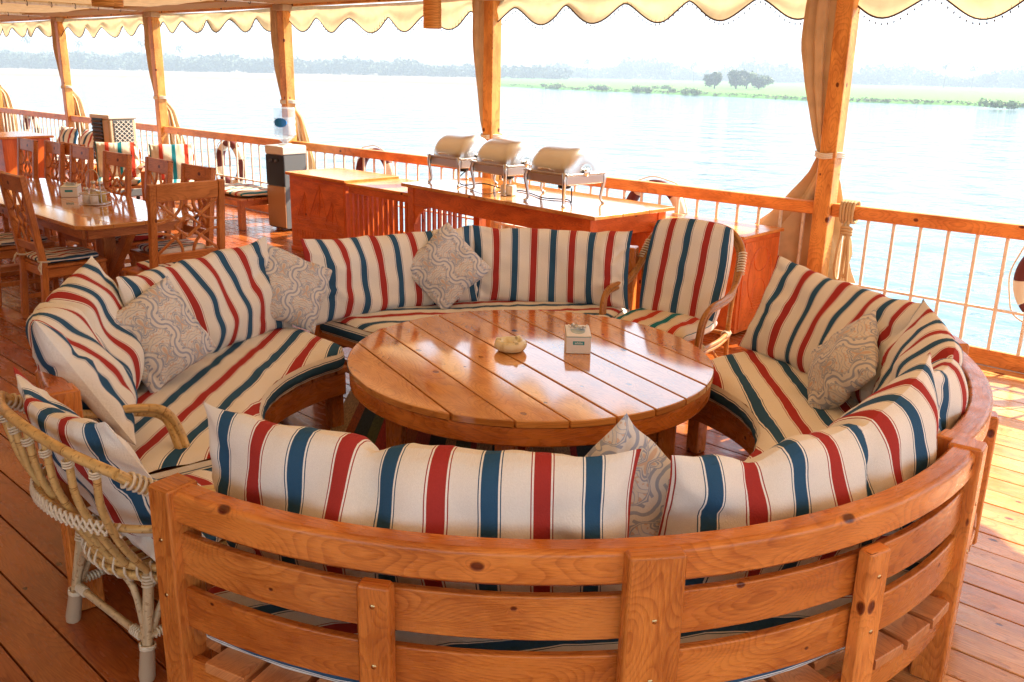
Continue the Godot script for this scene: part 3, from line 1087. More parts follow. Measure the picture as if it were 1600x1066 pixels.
func rope() -> void:
	var t := thing("rope", "pale mooring rope knotted round the handrail beside the nearest post", "rope", Vector3(0.24, 0.915, 0))
	var g := Geo.new()
	for k in 5:
		var x := -0.04 + k * 0.021
		var ring := []
		for q in [[0.062, 0.045], [0.062, -0.045], [-0.062, -0.045], [-0.062, 0.045]]:
			ring.append(Vector3(x + rng.randf_range(-0.003, 0.003), q[0], q[1]))
		tube(g, bend(ring, 6, true), 0.011, 7)
	part("coil", g, M.rope, t)
	g = Geo.new()
	for k in 3:
		var ring := []
		for s in 8:
			var a := TAU * s / 8.0
			ring.append(Vector3(0.015 + cos(a) * 0.035, -0.115 - k * 0.02 + sin(a) * 0.012, 0.05 + sin(a) * 0.028))
		tube(g, bend(ring, 4, true), 0.011, 7)
	part("knot", g, M.rope, t)
	for q in [[[0.0, -0.06, 0.05], [-0.03, -0.25, 0.055], [-0.035, -0.45, 0.05], [-0.005, -0.50, 0.05], [0.02, -0.44, 0.055], [0.03, -0.2, 0.06], [0.02, -0.08, 0.05]], [[0.02, -0.06, 0.05], [0.045, -0.25, 0.06], [0.05, -0.42, 0.055], [0.035, -0.47, 0.05], [0.02, -0.40, 0.05], [0.02, -0.2, 0.05]], [[0.03, -0.1, 0.05], [0.055, -0.35, 0.055], [0.06, -0.68, 0.05]]]:
		g = Geo.new()
		var pts := []
		for v in q:
			pts.append(Vector3(v[0], v[1], v[2]))
		tube(g, bend(pts, 5), 0.010, 7)
		part("loop", g, M.rope, t)

# ---------------------------------------------------------------- sofas, cushions, round table
# bench: centre of its arc, the way it faces away from, half its span, outer radius
const BENCH := {
	"front": [0.60, 3.86, 37.4, 45.0, 1.675],
	"left": [0.17, 3.78, 140.0, 43.5, 1.67],
	"far": [0.26, 3.41, -146.0, 36.5, 1.70],
	"right": [0.57, 3.62, -41.0, 43.5, 1.65],
}
const DEPTH := 0.76

func bench(key: String, label: String) -> void:
	var q: Array = BENCH[key]
	var t := thing("curved_bench", label, "bench", Vector3(q[0], 0, q[1]), -q[2], "curved pine benches round the table")
	var h := deg_to_rad(q[3])
	var R: float = q[4]
	var ri := R - DEPTH
	var g := Geo.new()
	arc(g, R - 0.088, R - 0.012, 0.705, 0.80, -h + 0.045, h - 0.045, 26, 0.016)
	part("top_rail", g, M.bench[1], t)
	for k in 2:
		var y: float = [0.56, 0.402][k]
		for s in 2:
			g = Geo.new()
			arc(g, R - 0.05, R - 0.024, y, y + 0.119, (-h + 0.05) if s == 0 else 0.004, -0.004 if s == 0 else h - 0.05, 14, 0.006)
			part("backrest_slat", g, M.bench[(k * 3 + s * 2 + int(absf(q[2]))) % 5], t)
	for k in 5:
		var a := lerpf(-h + 0.024, h - 0.024, k / 4.0)
		var wide: float = [0.085, 0.082, 0.138, 0.082, 0.085][k]
		var top: float = [0.806, 0.702, 0.806, 0.702, 0.806][k]
		var thick: float = [0.098, 0.045, 0.05, 0.045, 0.098][k]
		var rc: float = [R - 0.044, R + 0.0, R + 0.004, R + 0.0, R - 0.044][k]
		var low := 0.0 if k % 2 == 0 else 0.2
		g = Geo.new()
		box(g, Vector3(thick, top - low, wide), Transform3D(Basis(Vector3.UP, -a), Vector3(rc * cos(a), (top + low) / 2, rc * sin(a))), 0.009)
		var sg2 := Geo.new()
		for yy: float in [0.46, 0.62]:
			lathe(sg2, [Vector2(0, 0.0022), Vector2(0.006, 0.0018), Vector2(0.0068, -0.002)], 10, Transform3D(Basis(Vector3.UP.cross(Vector3(cos(a), 0, sin(a))), Vector3(cos(a), 0, sin(a)), Vector3.UP), Vector3((rc + thick / 2) * cos(a), yy + 0.01 * k, (rc + thick / 2) * sin(a))))
		var sp := part("screws", sg2, M.brass, t)
		sp.set_meta("kind", "stuff")
		part("back_post", g, M.bench[(k * 2 + int(absf(q[0]) * 10.0)) % 5], t)
	var n := 17
	for k in n:
		var a0 := lerpf(-h, h, (k + 0.06) / n)
		var a1 := lerpf(-h, h, (k + 0.90) / n)
		if k == n / 2 or k == 0 or k == n - 1 or k == 4 or k == 12:
			continue_slat(t, ri, R - 0.07, a0, a1)
		else:
			continue_slat(t, ri, R + 0.004, a0, a1)
	g = Geo.new()
	arc(g, R - 0.052, R - 0.022, 0.205, 0.309, -h + 0.05, h - 0.05, 26, 0.006)
	part("outer_apron", g, M.bench[2], t)
	g = Geo.new()
	arc(g, ri + 0.012, ri + 0.04, 0.19, 0.309, -h + 0.02, h - 0.02, 22, 0.006)
	part("inner_apron", g, M.bench[0], t)
	for k in 3:
		var a := lerpf(-h + 0.05, h - 0.05, k / 2.0)
		g = Geo.new()
		box(g, Vector3(0.075, 0.309, 0.075), Transform3D(Basis(Vector3.UP, -a), Vector3((ri + 0.08) * cos(a), 0.1545, (ri + 0.08) * sin(a))), 0.008)
		part("leg", g, M.bench[k % 3], t)
		if k != 1:
			g = Geo.new()
			var rr := R - 0.1
			bar(g, Vector3((ri + 0.11) * cos(a), 0.16, (ri + 0.11) * sin(a)), Vector3(rr * cos(a), 0.16, rr * sin(a)), 0.03, 0.07, 0.006)
			part("side_rail", g, M.bench[2], t)

func continue_slat(t: Node3D, r0: float, r1: float, a0: float, a1: float) -> void:
	var g := Geo.new()
	arc(g, r0, r1, 0.312, 0.345, a0, a1, 1, 0.005)
	part("seat_slat", g, M.slat_worn, t)

func seat_cushion(key: String, label: String, u_off: float) -> void:
	var q: Array = BENCH[key]
	var h := deg_to_rad(q[3]) - 0.012
	var R: float = q[4] - 0.075
	var ri: float = q[4] - DEPTH - 0.03
	var nz := noise(int(absf(q[2])) + 3, 1.0)
	var y0 := 0.346
	var y1 := 0.462
	# rounded section: the top sheet rolls over the inner edge; the boxing strip follows the curve
	var sec := func(f: float) -> Vector2:
		# f 0..1 from outer top edge to inner top edge
		var r: float = lerpf(R, ri, f)
		var e := minf(f, 1.0 - f) * (R - ri)
		var drop := 0.028 * pow(maxf(0.0, 1.0 - e / 0.07), 2.2)
		return Vector2(r, y1 - drop + 0.012 * sin(PI * f))
	var corner := func(a: float, r: float) -> float:
		# the inner corners of the cushion are rounded off
		var e := (h - absf(a)) * r
		var c := 0.10
		if e < c:
			return c - sqrt(maxf(0.0, c * c - (c - e) * (c - e)))
		return 0.0
	var g := Geo.new()
	var ang := func(i: int, n: int) -> float:
		var x := 2.0 * i / n - 1.0
		return h * (x * (1.5 - 0.5 * x * x) * 0.5 + x * 0.5)
	var N := 72
	grid(g, N, 22, func(i: int, j: int):
		var f := float(j) / 22.0
		f = f * f * (3.0 - 2.0 * f) * 0.6 + f * 0.4
		var a: float = ang.call(i, N)
		var c: Vector2 = sec.call(f)
		var r: float = maxf(c.x, ri + corner.call(a, ri))
		var end := (h - absf(a)) * r
		var y := c.y - 0.03 * pow(maxf(0.0, 1.0 - end / 0.06), 2.2)
		y += nz.get_noise_2d(r * cos(a) * 3.0, r * sin(a) * 3.0) * 0.010 + nz.get_noise_2d(a * 9.0, f * 2.0 + 50.0) * 0.006
		return [Vector3(r * cos(a), y, r * sin(a)), Vector2(u_off + r * cos(a) / 0.244, r * sin(a) / 0.244)], 1.0)
	for k in g.n.size():
		if g.n[k].y < 0:
			g.n[k] = -g.n[k]
	# boxing all round
	var rim := []
	for i in 61:
		var a: float = ang.call(i, 60)
		rim.append([ri + corner.call(a, ri), a])
	for i in range(1, 13):
		rim.append([lerpf(ri + corner.call(h, ri), R, i / 12.0), h])
	for i in range(1, 60):
		rim.append([R, lerpf(h, -h, i / 60.0)])
	for i in range(0, 13):
		rim.append([lerpf(R, ri + corner.call(h, ri), i / 12.0), -h])
	var per := [0.0]
	for i in range(1, rim.size()):
		var b: Vector2 = Vector2.from_angle(rim[i][1]) * rim[i][0] - Vector2.from_angle(rim[i - 1][1]) * rim[i - 1][0]
		per.append(per[i - 1] + b.length())
	var gb := Geo.new()
	grid(gb, rim.size() - 1, 8, func(i: int, j: int):
		var v := float(j) / 8.0
		var a: float = rim[i][1]
		var r: float = rim[i][0]
		var bulge := 0.016 * sin(PI * v) + nz.get_noise_2d(i * 0.25, v * 2.0) * 0.006
		var o := Vector3(cos(a), 0, sin(a)) * (-bulge if i <= 60 else (bulge if i > 73 and i < 132 else 0.0))
		if (i > 60 and i <= 73) or i >= 132:
			o = Vector3(-sin(a), 0, cos(a)) * bulge * signf(a)
		return [Vector3(r * cos(a), lerpf(y1 - 0.028, y0, v), r * sin(a)) + o, Vector2(0.25 + (v - 0.55) * 0.33, per[i] / 0.244)], 1.0, true)
	var mid := Vector3((R + ri) * 0.5, 0, 0)
	# turn the boxing's normals outwards
	for k in gb.n.size():
		var a2 := atan2(gb.v[k].z, gb.v[k].x)
		var r2 := Vector2(gb.v[k].x, gb.v[k].z).length()
		var inward := Vector3(gb.v[k].x, 0, gb.v[k].z).normalized() * (r2 - (R + ri) * 0.5) / (R - ri) + Vector3(-sin(a2), 0, cos(a2)) * a2 / h * 0.45
		if gb.n[k].dot(inward) < 0:
			gb.n[k] = -gb.n[k]
	fix(gb)
	fix(g)
	var t := thing("seat_cushion", label, "cushion", Vector3(q[0], 0, q[1]), -q[2], "striped seat cushions on the curved benches")
	part("top_panel", g, M.stripe, t)
	part("boxing", gb, M.stripe, t)

# make the winding of every triangle agree with its normals
func fix(g: Geo) -> void:
	for k in range(0, g.ix.size(), 3):
		var a := g.ix[k]
		var b := g.ix[k + 1]
		var c := g.ix[k + 2]
		var gn := (g.v[c] - g.v[a]).cross(g.v[b] - g.v[a])
		if gn.dot(g.n[a] + g.n[b] + g.n[c]) < 0.0:
			g.ix[k + 1] = c
			g.ix[k + 2] = b

# a stuffed pillow: length along x, height along y, face towards +z; rb bends it round in front
func pillow_mesh(L: float, H: float, th: float, rb: float, seed_: int, u0: float, per: float, crease := [], flop := 0.0) -> Geo:
	var g := Geo.new()
	var nz := noise(seed_, 1.0, 2)
	for side: float in [1.0, -1.0]:
		grid(g, 64, 34, func(i: int, j: int):
			var s := 2.0 * i / 64.0 - 1.0
			var t := 2.0 * j / 34.0 - 1.0
			s = sin(s * PI / 2) * 0.55 + s * 0.45
			t = sin(t * PI / 2) * 0.6 + t * 0.4
			var ax := absf(s)
			var av := absf(t)
			var x := L / 2 * s * (1.0 - 0.035 * (1.0 - pow(av, 3.0)) * pow(ax, 3.0))
			var y := H / 2 * t * (1.0 - 0.05 * (1.0 - pow(ax, 5.0)) * av)
			var prof := pow(maxf(0.0, 1.0 - pow(ax, 2.8 if L > 0.7 else 2.2)), 0.56) * pow(maxf(0.0, 1.0 - pow(av, 2.2)), 0.54)
			var z: float = side * th / 2 * prof * (1.0 - 0.16 * t)
			# loose cloth: broad dents, puckers that run in from the ends and corners
			z += side * prof * th * 0.22 * nz.get_noise_2d(x * 2.3 + side * 7.0, y * 2.6)
			var pk := pow(ax, 4.0) * prof
			z += side * 0.034 * pk * sin(t * 8.0 + nz.get_noise_2d(s * 2.0, t) * 5.0 + seed_)
			var pt := pow(av, 5.0) * prof
			z += side * 0.016 * pt * sin(x * 34.0 + nz.get_noise_2d(x * 5.0, side) * 7.0)
			for c in crease:
				var d: float = (s - c[0] - c[2] * t) / c[1]
				z -= side * th * 0.24 * prof * exp(-d * d) * (0.5 + 0.5 * t)
				y -= 0.028 * exp(-d * d) * maxf(0.0, t) * (0.3 + 0.7 * t)
			y += 0.014 * t * nz.get_noise_2d(x * 4.0, 9.0)
			# the upper edge flops over
			if flop != 0.0 and t > 0.2:
				var k := (t - 0.2) / 0.8
				z += flop * k * k
				y -= absf(flop) * 0.35 * k * k
			var uv := Vector2(u0 + L / 2 * s / per, y / per + 0.5)
			var p := Vector3(x, y, z)
			if rb > 0.0:
				var phi := x / rb
				p = Vector3((rb - z) * sin(phi), y, rb - (rb - z) * cos(phi))
			return [p, uv], side)
	fix(g)
	return g

func pillow(called: String, label: String, group: String, m: Material, g: Geo, pos: Vector3, yaw: float, lean: float, roll := 0.0) -> void:
	var b := Basis(Vector3.UP, deg_to_rad(yaw)) * Basis(Vector3.RIGHT, deg_to_rad(-lean)) * Basis(Vector3.BACK, deg_to_rad(roll))
	single(called, g, m, label, "pillow", Transform3D(b, pos), group)

# a long pillow on a bench, phi degrees along it from its middle
func long_pillow(key: String, phi: float, rp: float, lean: float, label: String, seed_: int, u0: float, crease := [], L := 1.08, H := 0.50, dy := 0.0, th := 0.21, twist := 0.0, rb := 1.35, roll := 0.0) -> void:
	var q: Array = BENCH[key]
	var a := deg_to_rad(q[2] + phi)
	var pos := Vector3(q[0] + rp * cos(a), 0.455 + H * 0.47 * cos(deg_to_rad(lean)) + dy, q[1] + rp * sin(a))
	var g := pillow_mesh(L, H, th, rb, seed_, u0, 0.244, crease)
	pillow("striped_pillow", label, "long striped back pillows", M.stripe, g, pos, rad_to_deg(atan2(-cos(a), -sin(a))) + twist, lean, roll)

func lounge() -> void:
	# rug under the table
	var g := Geo.new()
	box(g, Vector3(2.4, 0.008, 1.7), Transform3D(), 0.002)
	for k in g.t.size():
		g.t[k] = Vector2(g.v[k].z / 1.7 + 0.5, g.v[k].x)
	single("rug", g, M.rug, "dark multicoloured striped rug under the round table", "rug", Transform3D(yawb(-47), Vector3(0.12, 0.006, 3.55)))
	bench("front", "curved pine slat bench nearest the viewer, seen from behind")
	bench("left", "curved pine bench on the left, between the wicker chair and the dining table")
	bench("far", "curved pine bench on the far side of the round table, before the buffet")
	bench("right", "curved pine bench on the right, beside the railing")
	seat_cushion("front", "striped seat cushion on the nearest bench, mostly hidden behind its pillows", 0.1)
	seat_cushion("left", "striped curved seat cushion on the left bench, widest in view", 0.30)
	seat_cushion("far", "striped seat cushion on the bench behind the round table", 0.05)
	seat_cushion("right", "striped seat cushion on the right bench, with dark boxing over the leg", 0.62)
	# long striped pillows, two to a bench
	long_pillow("front", 22.6, 1.41, 9, "long striped pillow on the left half of the nearest bench, back to the viewer", 201, 0.22, [[0.02, 0.06, 0.1]], 1.19, 0.52, 0.0, 0.27, 0.0, 1.9)
	long_pillow("front", -28, 1.41, 14, "long striped pillow on the right half of the nearest bench, creased in the middle", 202, 0.22, [[0.05, 0.07, -0.15], [0.80, 0.10, -0.2]], 1.20, 0.52, 0.0, 0.28, 0.0, 1.35, -4.0)
	long_pillow("left", -18, 1.53, 30, "long striped pillow folded in the middle, at the near end of the left bench", 203, 0.30, [[-0.05, 0.09, 0.15]], 1.14, 0.54, 0.04, 0.24)
	long_pillow("left", 17.5, 1.43, 16, "long striped pillow at the far end of the left bench, below the dining chairs", 204, 0.32, [], 1.12, 0.50, 0.0, 0.22)
	long_pillow("far", -21.5, 1.49, 12, "long striped pillow on the left half of the far bench, between two patterned pillows", 205, 0.1, [], 1.15, 0.47, 0.0, 0.2)
	long_pillow("far", 18, 1.49, 10, "long striped pillow on the right half of the far bench, beside the wicker chair", 206, 0.2, [], 1.0, 0.48, 0.0, 0.19)
	long_pillow("right", -21, 1.43, 22, "long striped pillow at the far end of the right bench, nearest the railing post", 207, 0.0, [], 1.08, 0.50, 0.0, 0.2)
	long_pillow("right", 20, 1.42, 18, "long striped pillow at the near end of the right bench, in front of the railing", 208, 0.5, [[0.1, 0.08, 0.1]], 1.08, 0.52, 0.0, 0.24)
	# square patterned pillows
	var sg := func(seed_: int, th := 0.15) -> Geo:
		return pillow_mesh(0.395, 0.395, th, 0.0, seed_, 0.5, 0.30)
	var pg := "square grey scroll patterned pillows"
	pillow("patterned_pillow", "grey scroll patterned pillow on the left bench, nearest the wicker armrest", pg, M.damask, sg.call(301), Vector3(-0.80, 0.69, 4.69), 96, 22, 20)
	pillow("patterned_pillow", "grey scroll patterned pillow in the corner between the left and far benches", pg, M.damask, sg.call(302), Vector3(-1.20, 0.68, 3.76), 74, 22, -26)
	pillow("patterned_pillow", "grey scroll patterned pillow standing on one corner on the far bench", pg, M.damask, sg.call(303), Vector3(-0.97, 0.705, 2.83), 48, 18, 43)
	pillow("patterned_pillow", "grey scroll patterned pillow slumped on the right bench", pg, M.damask, sg.call(304, 0.17), Vector3(1.43, 0.65, 2.72), -45, 30, -35)
	pillow("patterned_pillow", "shaded grey scroll patterned pillow wedged between the two nearest striped pillows", pg, M.damask, sg.call(305), Vector3(1.66, 0.71, 4.60), 217, 4, 40)
	round_table()
	wicker_chair_near()
	wicker_chair_far()

func round_table() -> void:
	var C := Vector3(0.209, 0, 3.381)
	var t := thing("round_table", "large round glossy pine table of nine planks amid the curved benches", "table", C, -18.0)
	var R := 0.85
	var n := 9
	for k in n:
		var v0 := lerpf(-R, R, float(k) / n) + 0.0045
		var v1 := lerpf(-R, R, float(k + 1) / n) - 0.0045
		var pts := PackedVector2Array()
		var seg := 14
		for s in seg + 1:
			var v := lerpf(v0, v1, float(s) / seg)
			pts.push_back(Vector2(sqrt(maxf(0.0004, R * R - v * v)), v))
		for s in seg + 1:
			var v := lerpf(v1, v0, float(s) / seg)
			pts.push_back(Vector2(-sqrt(maxf(0.0004, R * R - v * v)), v))
		var g := Geo.new()
		plate(g, pts, 0.518, 0.55 + [0.0, 0.0006, -0.0004][k % 3], 0.005)
		part("top_plank", g, M.table[(k * 2 + k / 3) % 3], t)
	var g := Geo.new()
	lathe(g, [Vector2(R - 0.03, 0.518), Vector2(R - 0.03, 0.5175), Vector2(R - 0.012, 0.517), Vector2(R - 0.006, 0.512), Vector2(R - 0.008, 0.445), Vector2(R - 0.014, 0.437), Vector2(R - 0.035, 0.437), Vector2(R - 0.035, 0.438), Vector2(R - 0.04, 0.517)], 72)
	for k in g.t.size():
		g.t[k] = Vector2(atan2(g.v[k].z, g.v[k].x) * R, g.v[k].y)
	part("apron", g, M.bench[1], t)
	g = Geo.new()
	var pad := PackedVector2Array()
	for s in 40:
		pad.push_back(Vector2.from_angle(TAU * s / 40.0) * (R - 0.05))
	plate(g, pad, 0.500, 0.5145, 0.003)
	part("sub_top", g, M.bench[2], t)
	for k in 4:
		var a := deg_to_rad(38.0 + 90.0 * k)
		g = Geo.new()
		box(g, Vector3(0.085, 0.50, 0.085), Transform3D(Basis(Vector3.UP, -a), Vector3(0.66 * cos(a), 0.258, 0.66 * sin(a))), 0.008)
		part("leg", g, M.bench[k % 3], t)
	for k in 2:
		var a := deg_to_rad(38.0 + 90.0 * k)
		g = Geo.new()
		box(g, Vector3(1.24, 0.07, 0.045), Transform3D(Basis(Vector3.UP, -a), Vector3(0, 0.13 + k * 0.071, 0)), 0.006)
		part("cross_brace", g, M.bench[2], t)
	# ashtray
	var at_ := thing("ashtray", "round cream stone ashtray on the round table", "ashtray", Vector3(0.10, 0.551, 3.40))
	g = Geo.new()
	lathe(g, [Vector2(0, 0.001), Vector2(0.05, 0.001), Vector2(0.066, 0.008), Vector2(0.078, 0.026), Vector2(0.076, 0.044), Vector2(0.064, 0.054), Vector2(0.050, 0.052), Vector2(0.044, 0.040), Vector2(0.036, 0.024), Vector2(0.0, 0.02)], 40)
	part("bowl", g, M.stone, at_)
	for k in 3:
		var a := k * 2.1 + 0.4
		g = Geo.new()
		lathe(g, [Vector2(0.004, -0.014), Vector2(0.009, -0.012), Vector2(0.009, 0.012), Vector2(0.004, 0.014)], 10, Transform3D(Basis(Vector3(0, 0, 1).rotated(Vector3.UP, -a), Vector3(cos(a), 0, sin(a)), Vector3.UP), Vector3(cos(a) * 0.058, 0.053, sin(a) * 0.058)))
		part("cigarette_rest", g, M.stone, at_)
	tissue_box("white tissue box with a cyan label on the round table", Vector3(0.29, 0.551, 3.13), 42.0, Vector3(0.118, 0.088, 0.2), true)

func tissue_box(label: String, pos: Vector3, yaw: float, s: Vector3, text: bool) -> void:
	var t := thing("tissue_box", label, "tissue box", pos, yaw)
	var g := Geo.new()
	box(g, s, at(0, s.y / 2, 0), 0.003)
	part("carton", g, M.card, t)
	g = Geo.new()
	var oval := PackedVector2Array()
	for k in 24:
		oval.push_back(Vector2(cos(TAU * k / 24) * s.x * 0.3, sin(TAU * k / 24) * s.z * 0.32))
	plate(g, oval, s.y - 0.001, s.y + 0.0012, 0.0003)
	part("opening", g, M.get_or_add("slit", mat(Color(0.70, 0.80, 0.84), 0.4)), t)
	g = Geo.new()
	var nz := noise(131, 1.0)
	grid(g, 20, 10, func(i: int, j: int):
		var u := float(i) / 20 - 0.5
		var v := float(j) / 10
		return [Vector3(u * s.x * 0.55 * (1.0 + 0.5 * v), s.y + v * 0.022 + nz.get_noise_2d(u * 6.0, v * 2.0) * 0.012 * v, -s.z * 0.05 + 0.05 * v * sin(u * 7.0) * 0.5 + nz.get_noise_2d(u * 5.0, v * 3.0 + 8.0) * 0.05 * v), Vector2(u, v)])
	part("tissue", g, M.tissue, t)
	g = Geo.new()
	box(g, Vector3(s.x * 0.46, s.y * 0.2, 0.0012), at(0, s.y * 0.60, s.z / 2 + 0.0008), 0.0003)
	var lb := part("label", g, M.cyan, t)
	if text:
		var tm := TextMesh.new()
		var f := SystemFont.new()
		f.font_names = PackedStringArray(["Droid Sans"])
		f.font_weight = 700
		f.font_italic = true
		tm.font = f
		tm.text = "white"
		tm.font_size = 32
		tm.pixel_size = 0.00044
		tm.depth = 0.001
		var o := part("lettering", tm, M.card, lb)
		o.position = Vector3(0, s.y * 0.60, s.z / 2 + 0.0018)
	g = Geo.new()
	box(g, Vector3(s.x + 0.001, 0.004, s.z + 0.001), at(0, s.y * 0.93, 0), 0.0005)
	part("print_line", g, M.get_or_add("print", mat(Color(0.55, 0.72, 0.76), 0.5)), t)

func mirror(pts: Array) -> Array:
	var o := []
	for q in pts:
		o.append(Vector3(-q.x, q.y, q.z))
	return o

# seat faces +z
func wicker_chair_near() -> void:
	var t := thing("wicker_chair", "pale cane armchair seen from behind at lower left", "chair", Vector3(0.26, 0, 5.18), 180.0)
	var g := Geo.new()
	# top rail of the back
	tube(g, bend([Vector3(-0.42, 0.79, -0.36), Vector3(-0.24, 0.815, -0.415), Vector3(0, 0.825, -0.435), Vector3(0.24, 0.815, -0.415), Vector3(0.42, 0.79, -0.36)], 6), 0.0155, 10)
	part("top_rail", g, M.cane, t)
	for s: float in [1.0, -1.0]:
		# twin canes of the armrest
		for k in 2:
			g = Geo.new()
			var d := 0.022 * k
			tube(g, bend([Vector3(0.42 * s, 0.79, -0.36), Vector3((0.43 + d * 0.3) * s, 0.715 - d * 0.3, -0.26), Vector3((0.42 + d) * s, 0.655 - d * 0.3, -0.10), Vector3((0.405 + d) * s, 0.635 - d, 0.08), Vector3((0.385 + d) * s, 0.60 - d, 0.17 - d * 0.2), Vector3((0.35 + d * 0.4) * s, 0.50, 0.205 - d), Vector3((0.30 + d * 0.3) * s, 0.36, 0.21 - d)], 6), 0.016, 9)
			part("armrest", g, M.cane, t)
		g = Geo.new()
		binding(g, Vector3(0.423 * s, 0.77, -0.34), Vector3(0.43 * s, 0.72, -0.27), 0.022, 5)
		part("binding", g, M.wrap, t)
	# spindles from top rail down to the seat ring
	for k in 7:
		var f := (k - 3) / 3.0
		g = Geo.new()
		tube(g, bend([Vector3(0.36 * f, 0.805 + 0.015 * (1.0 - f * f), -0.385 - 0.045 * (1.0 - f * f)), Vector3(0.32 * f, 0.66, -0.37 - 0.04 * (1.0 - f * f)), Vector3(0.265 * f, 0.50, -0.305 - 0.035 * (1.0 - f * f)), Vector3(0.22 * f, 0.36, -0.22 - 0.05 * (1.0 - f * f))], 5), 0.0115, 8)
		part("spindle", g, M.cane, t)
		g = Geo.new()
		binding(g, Vector3(0.355 * f, 0.79, -0.388 - 0.045 * (1.0 - f * f)), Vector3(0.349 * f, 0.765, -0.387 - 0.042 * (1.0 - f * f)), 0.0145, 3, 0.0035)
		part("binding", g, M.wrap, t)
	# hoop half way up the back with criss-cross lacing
	g = Geo.new()
	var hoop := []
	for k in 11:
		var a := deg_to_rad(-10.0 - 160.0 * k / 10.0)
		hoop.append(Vector3(cos(a) * 0.40, 0.575 - 0.03 * absf(cos(a)), -0.04 + sin(a) * 0.36))
	var hp := bend(hoop, 5)
	tube(g, hp, 0.0125, 8)
	part("back_hoop", g, M.cane, t)
	g = Geo.new()
	for k in range(12, 39):
		var c := hp[k]
		var d := (hp[k + 1] - hp[k - 1]).normalized()
		var o := Vector3(c.x, 0, c.z + 0.04).normalized()
		for s: float in [1.0, -1.0]:
			tube(g, PackedVector3Array([c - d * 0.014 - Vector3.UP * 0.022 * s + o * 0.014, c + o * 0.019, c + d * 0.014 + Vector3.UP * 0.022 * s + o * 0.014]), 0.0045, 5)
	part("lacing", g, M.wrap, t)
	# seat ring, double
	for y in [0.36, 0.325]:
		g = Geo.new()
		var ring := []
		for k in 16:
			var a := TAU * k / 16.0
			ring.append(Vector3(cos(a) * 0.30, y, sin(a) * 0.265 - 0.01))
		tube(g, bend(ring, 4, true), 0.0145, 8)
		part("seat_ring", g, M.cane, t)
	g = Geo.new()
	for k in 22:
		var a := PI + PI * (k + 0.5) / 22.0
		var c := Vector3(cos(a) * 0.30, 0.342, sin(a) * 0.265 - 0.01)
		var o := Vector3(cos(a), 0, sin(a))
		var d := Vector3(-sin(a), 0, cos(a)) * 0.007
		tube(g, bend([c + Vector3.UP * 0.036 + d, c + o * 0.021, c - Vector3.UP * 0.036 - d, c - o * 0.021, c + Vector3.UP * 0.036 + d], 3), 0.0045, 5)
	part("seat_lacing", g, M.wrap, t)
	g = Geo.new()
	for k in 11:
		var x := -0.26 + k * 0.052
		var zz := 0.26 * sqrt(1.0 - pow(x / 0.30, 2.0))
		tube(g, PackedVector3Array([Vector3(x, 0.352, -zz - 0.01), Vector3(x, 0.345, zz - 0.01)]), 0.009, 6)
	part("seat_canes", g, M.cane, t)
	# legs with thick wrapped feet, struts and low stretchers
	for q in [[-0.23, -0.26], [0.25, -0.29], [-0.26, 0.20], [0.26, 0.20]]:
		var top := Vector3(q[0] * 0.88, 0.345, q[1] * 0.80)
		var foot := Vector3(q[0], 0.0, q[1])
		g = Geo.new()
		tube(g, bend([top, top.lerp(foot, 0.5), foot.lerp(top, 0.02)], 4), 0.0165, 9)
		part("leg", g, M.cane_pale, t)
		g = Geo.new()
		tube(g, PackedVector3Array([foot.lerp(top, 0.30), foot.lerp(top, 0.04), foot]), PackedFloat32Array([0.022, 0.025, 0.022]), 10)
		part("foot", g, M.get_or_add("foot", mat(Color(0.70, 0.62, 0.52), 0.8)), t)
		g = Geo.new()
		binding(g, foot.lerp(top, 0.30), foot.lerp(top, 0.34), 0.0235, 3, 0.0035)
		part("binding", g, M.wrap, t)
		g = Geo.new()
		binding(g, top.lerp(foot, 0.02), top.lerp(foot, 0.14), 0.0185, 4, 0.0038)
		part("binding", g, M.wrap, t)
		for k in 2:
			g = Geo.new()
			var a := Vector3(q[0] * (0.1 if k == 0 else 0.92), 0.33, q[1] * (1.0 if k == 0 else 0.05))
			tube(g, bend([foot.lerp(top, 0.32), foot.lerp(top, 0.72).lerp(a, 0.35), a], 5), 0.0115, 7)
			part("strut", g, M.cane_pale, t)
	for s in [[Vector3(-0.218, 0.135, -0.245), Vector3(0.237, 0.135, -0.27)], [Vector3(-0.245, 0.14, 0.19), Vector3(0.245, 0.14, 0.19)], [Vector3(-0.222, 0.145, -0.24), Vector3(-0.248, 0.145, 0.19)], [Vector3(0.24, 0.145, -0.26), Vector3(0.248, 0.145, 0.19)]]:
		g = Geo.new()
		tube(g, PackedVector3Array([s[0], s[1]]), 0.0125, 8)
		part("stretcher", g, M.cane_pale, t)
		g = Geo.new()
		binding(g, s[0].lerp(s[1], 0.05), s[0].lerp(s[1], 0.17), 0.0145, 5, 0.0035)
		part("binding", g, M.wrap, t)
		g = Geo.new()
		binding(g, s[0].lerp(s[1], 0.83), s[0].lerp(s[1], 0.95), 0.0145, 5, 0.0035)
		part("binding", g, M.wrap, t)
	var cg := pillow_mesh(0.70, 0.54, 0.17, 0.9, 401, 0.40, 0.244, [[0.1, 0.2, 0.5]])
	pillow("chair_cushion", "puffy striped back cushion of the cane chair at lower left", "cushions of the wicker chairs", M.stripe, cg, Vector3(0.22, 0.63, 5.43), 180, 30)
	cg = pillow_mesh(0.54, 0.50, 0.12, 0.0, 402, 0.62, 0.244)
	pillow("chair_cushion", "striped seat cushion of the cane chair at lower left", "cushions of the wicker chairs", M.stripe, cg, Vector3(0.30, 0.415, 5.13), 90, 90)

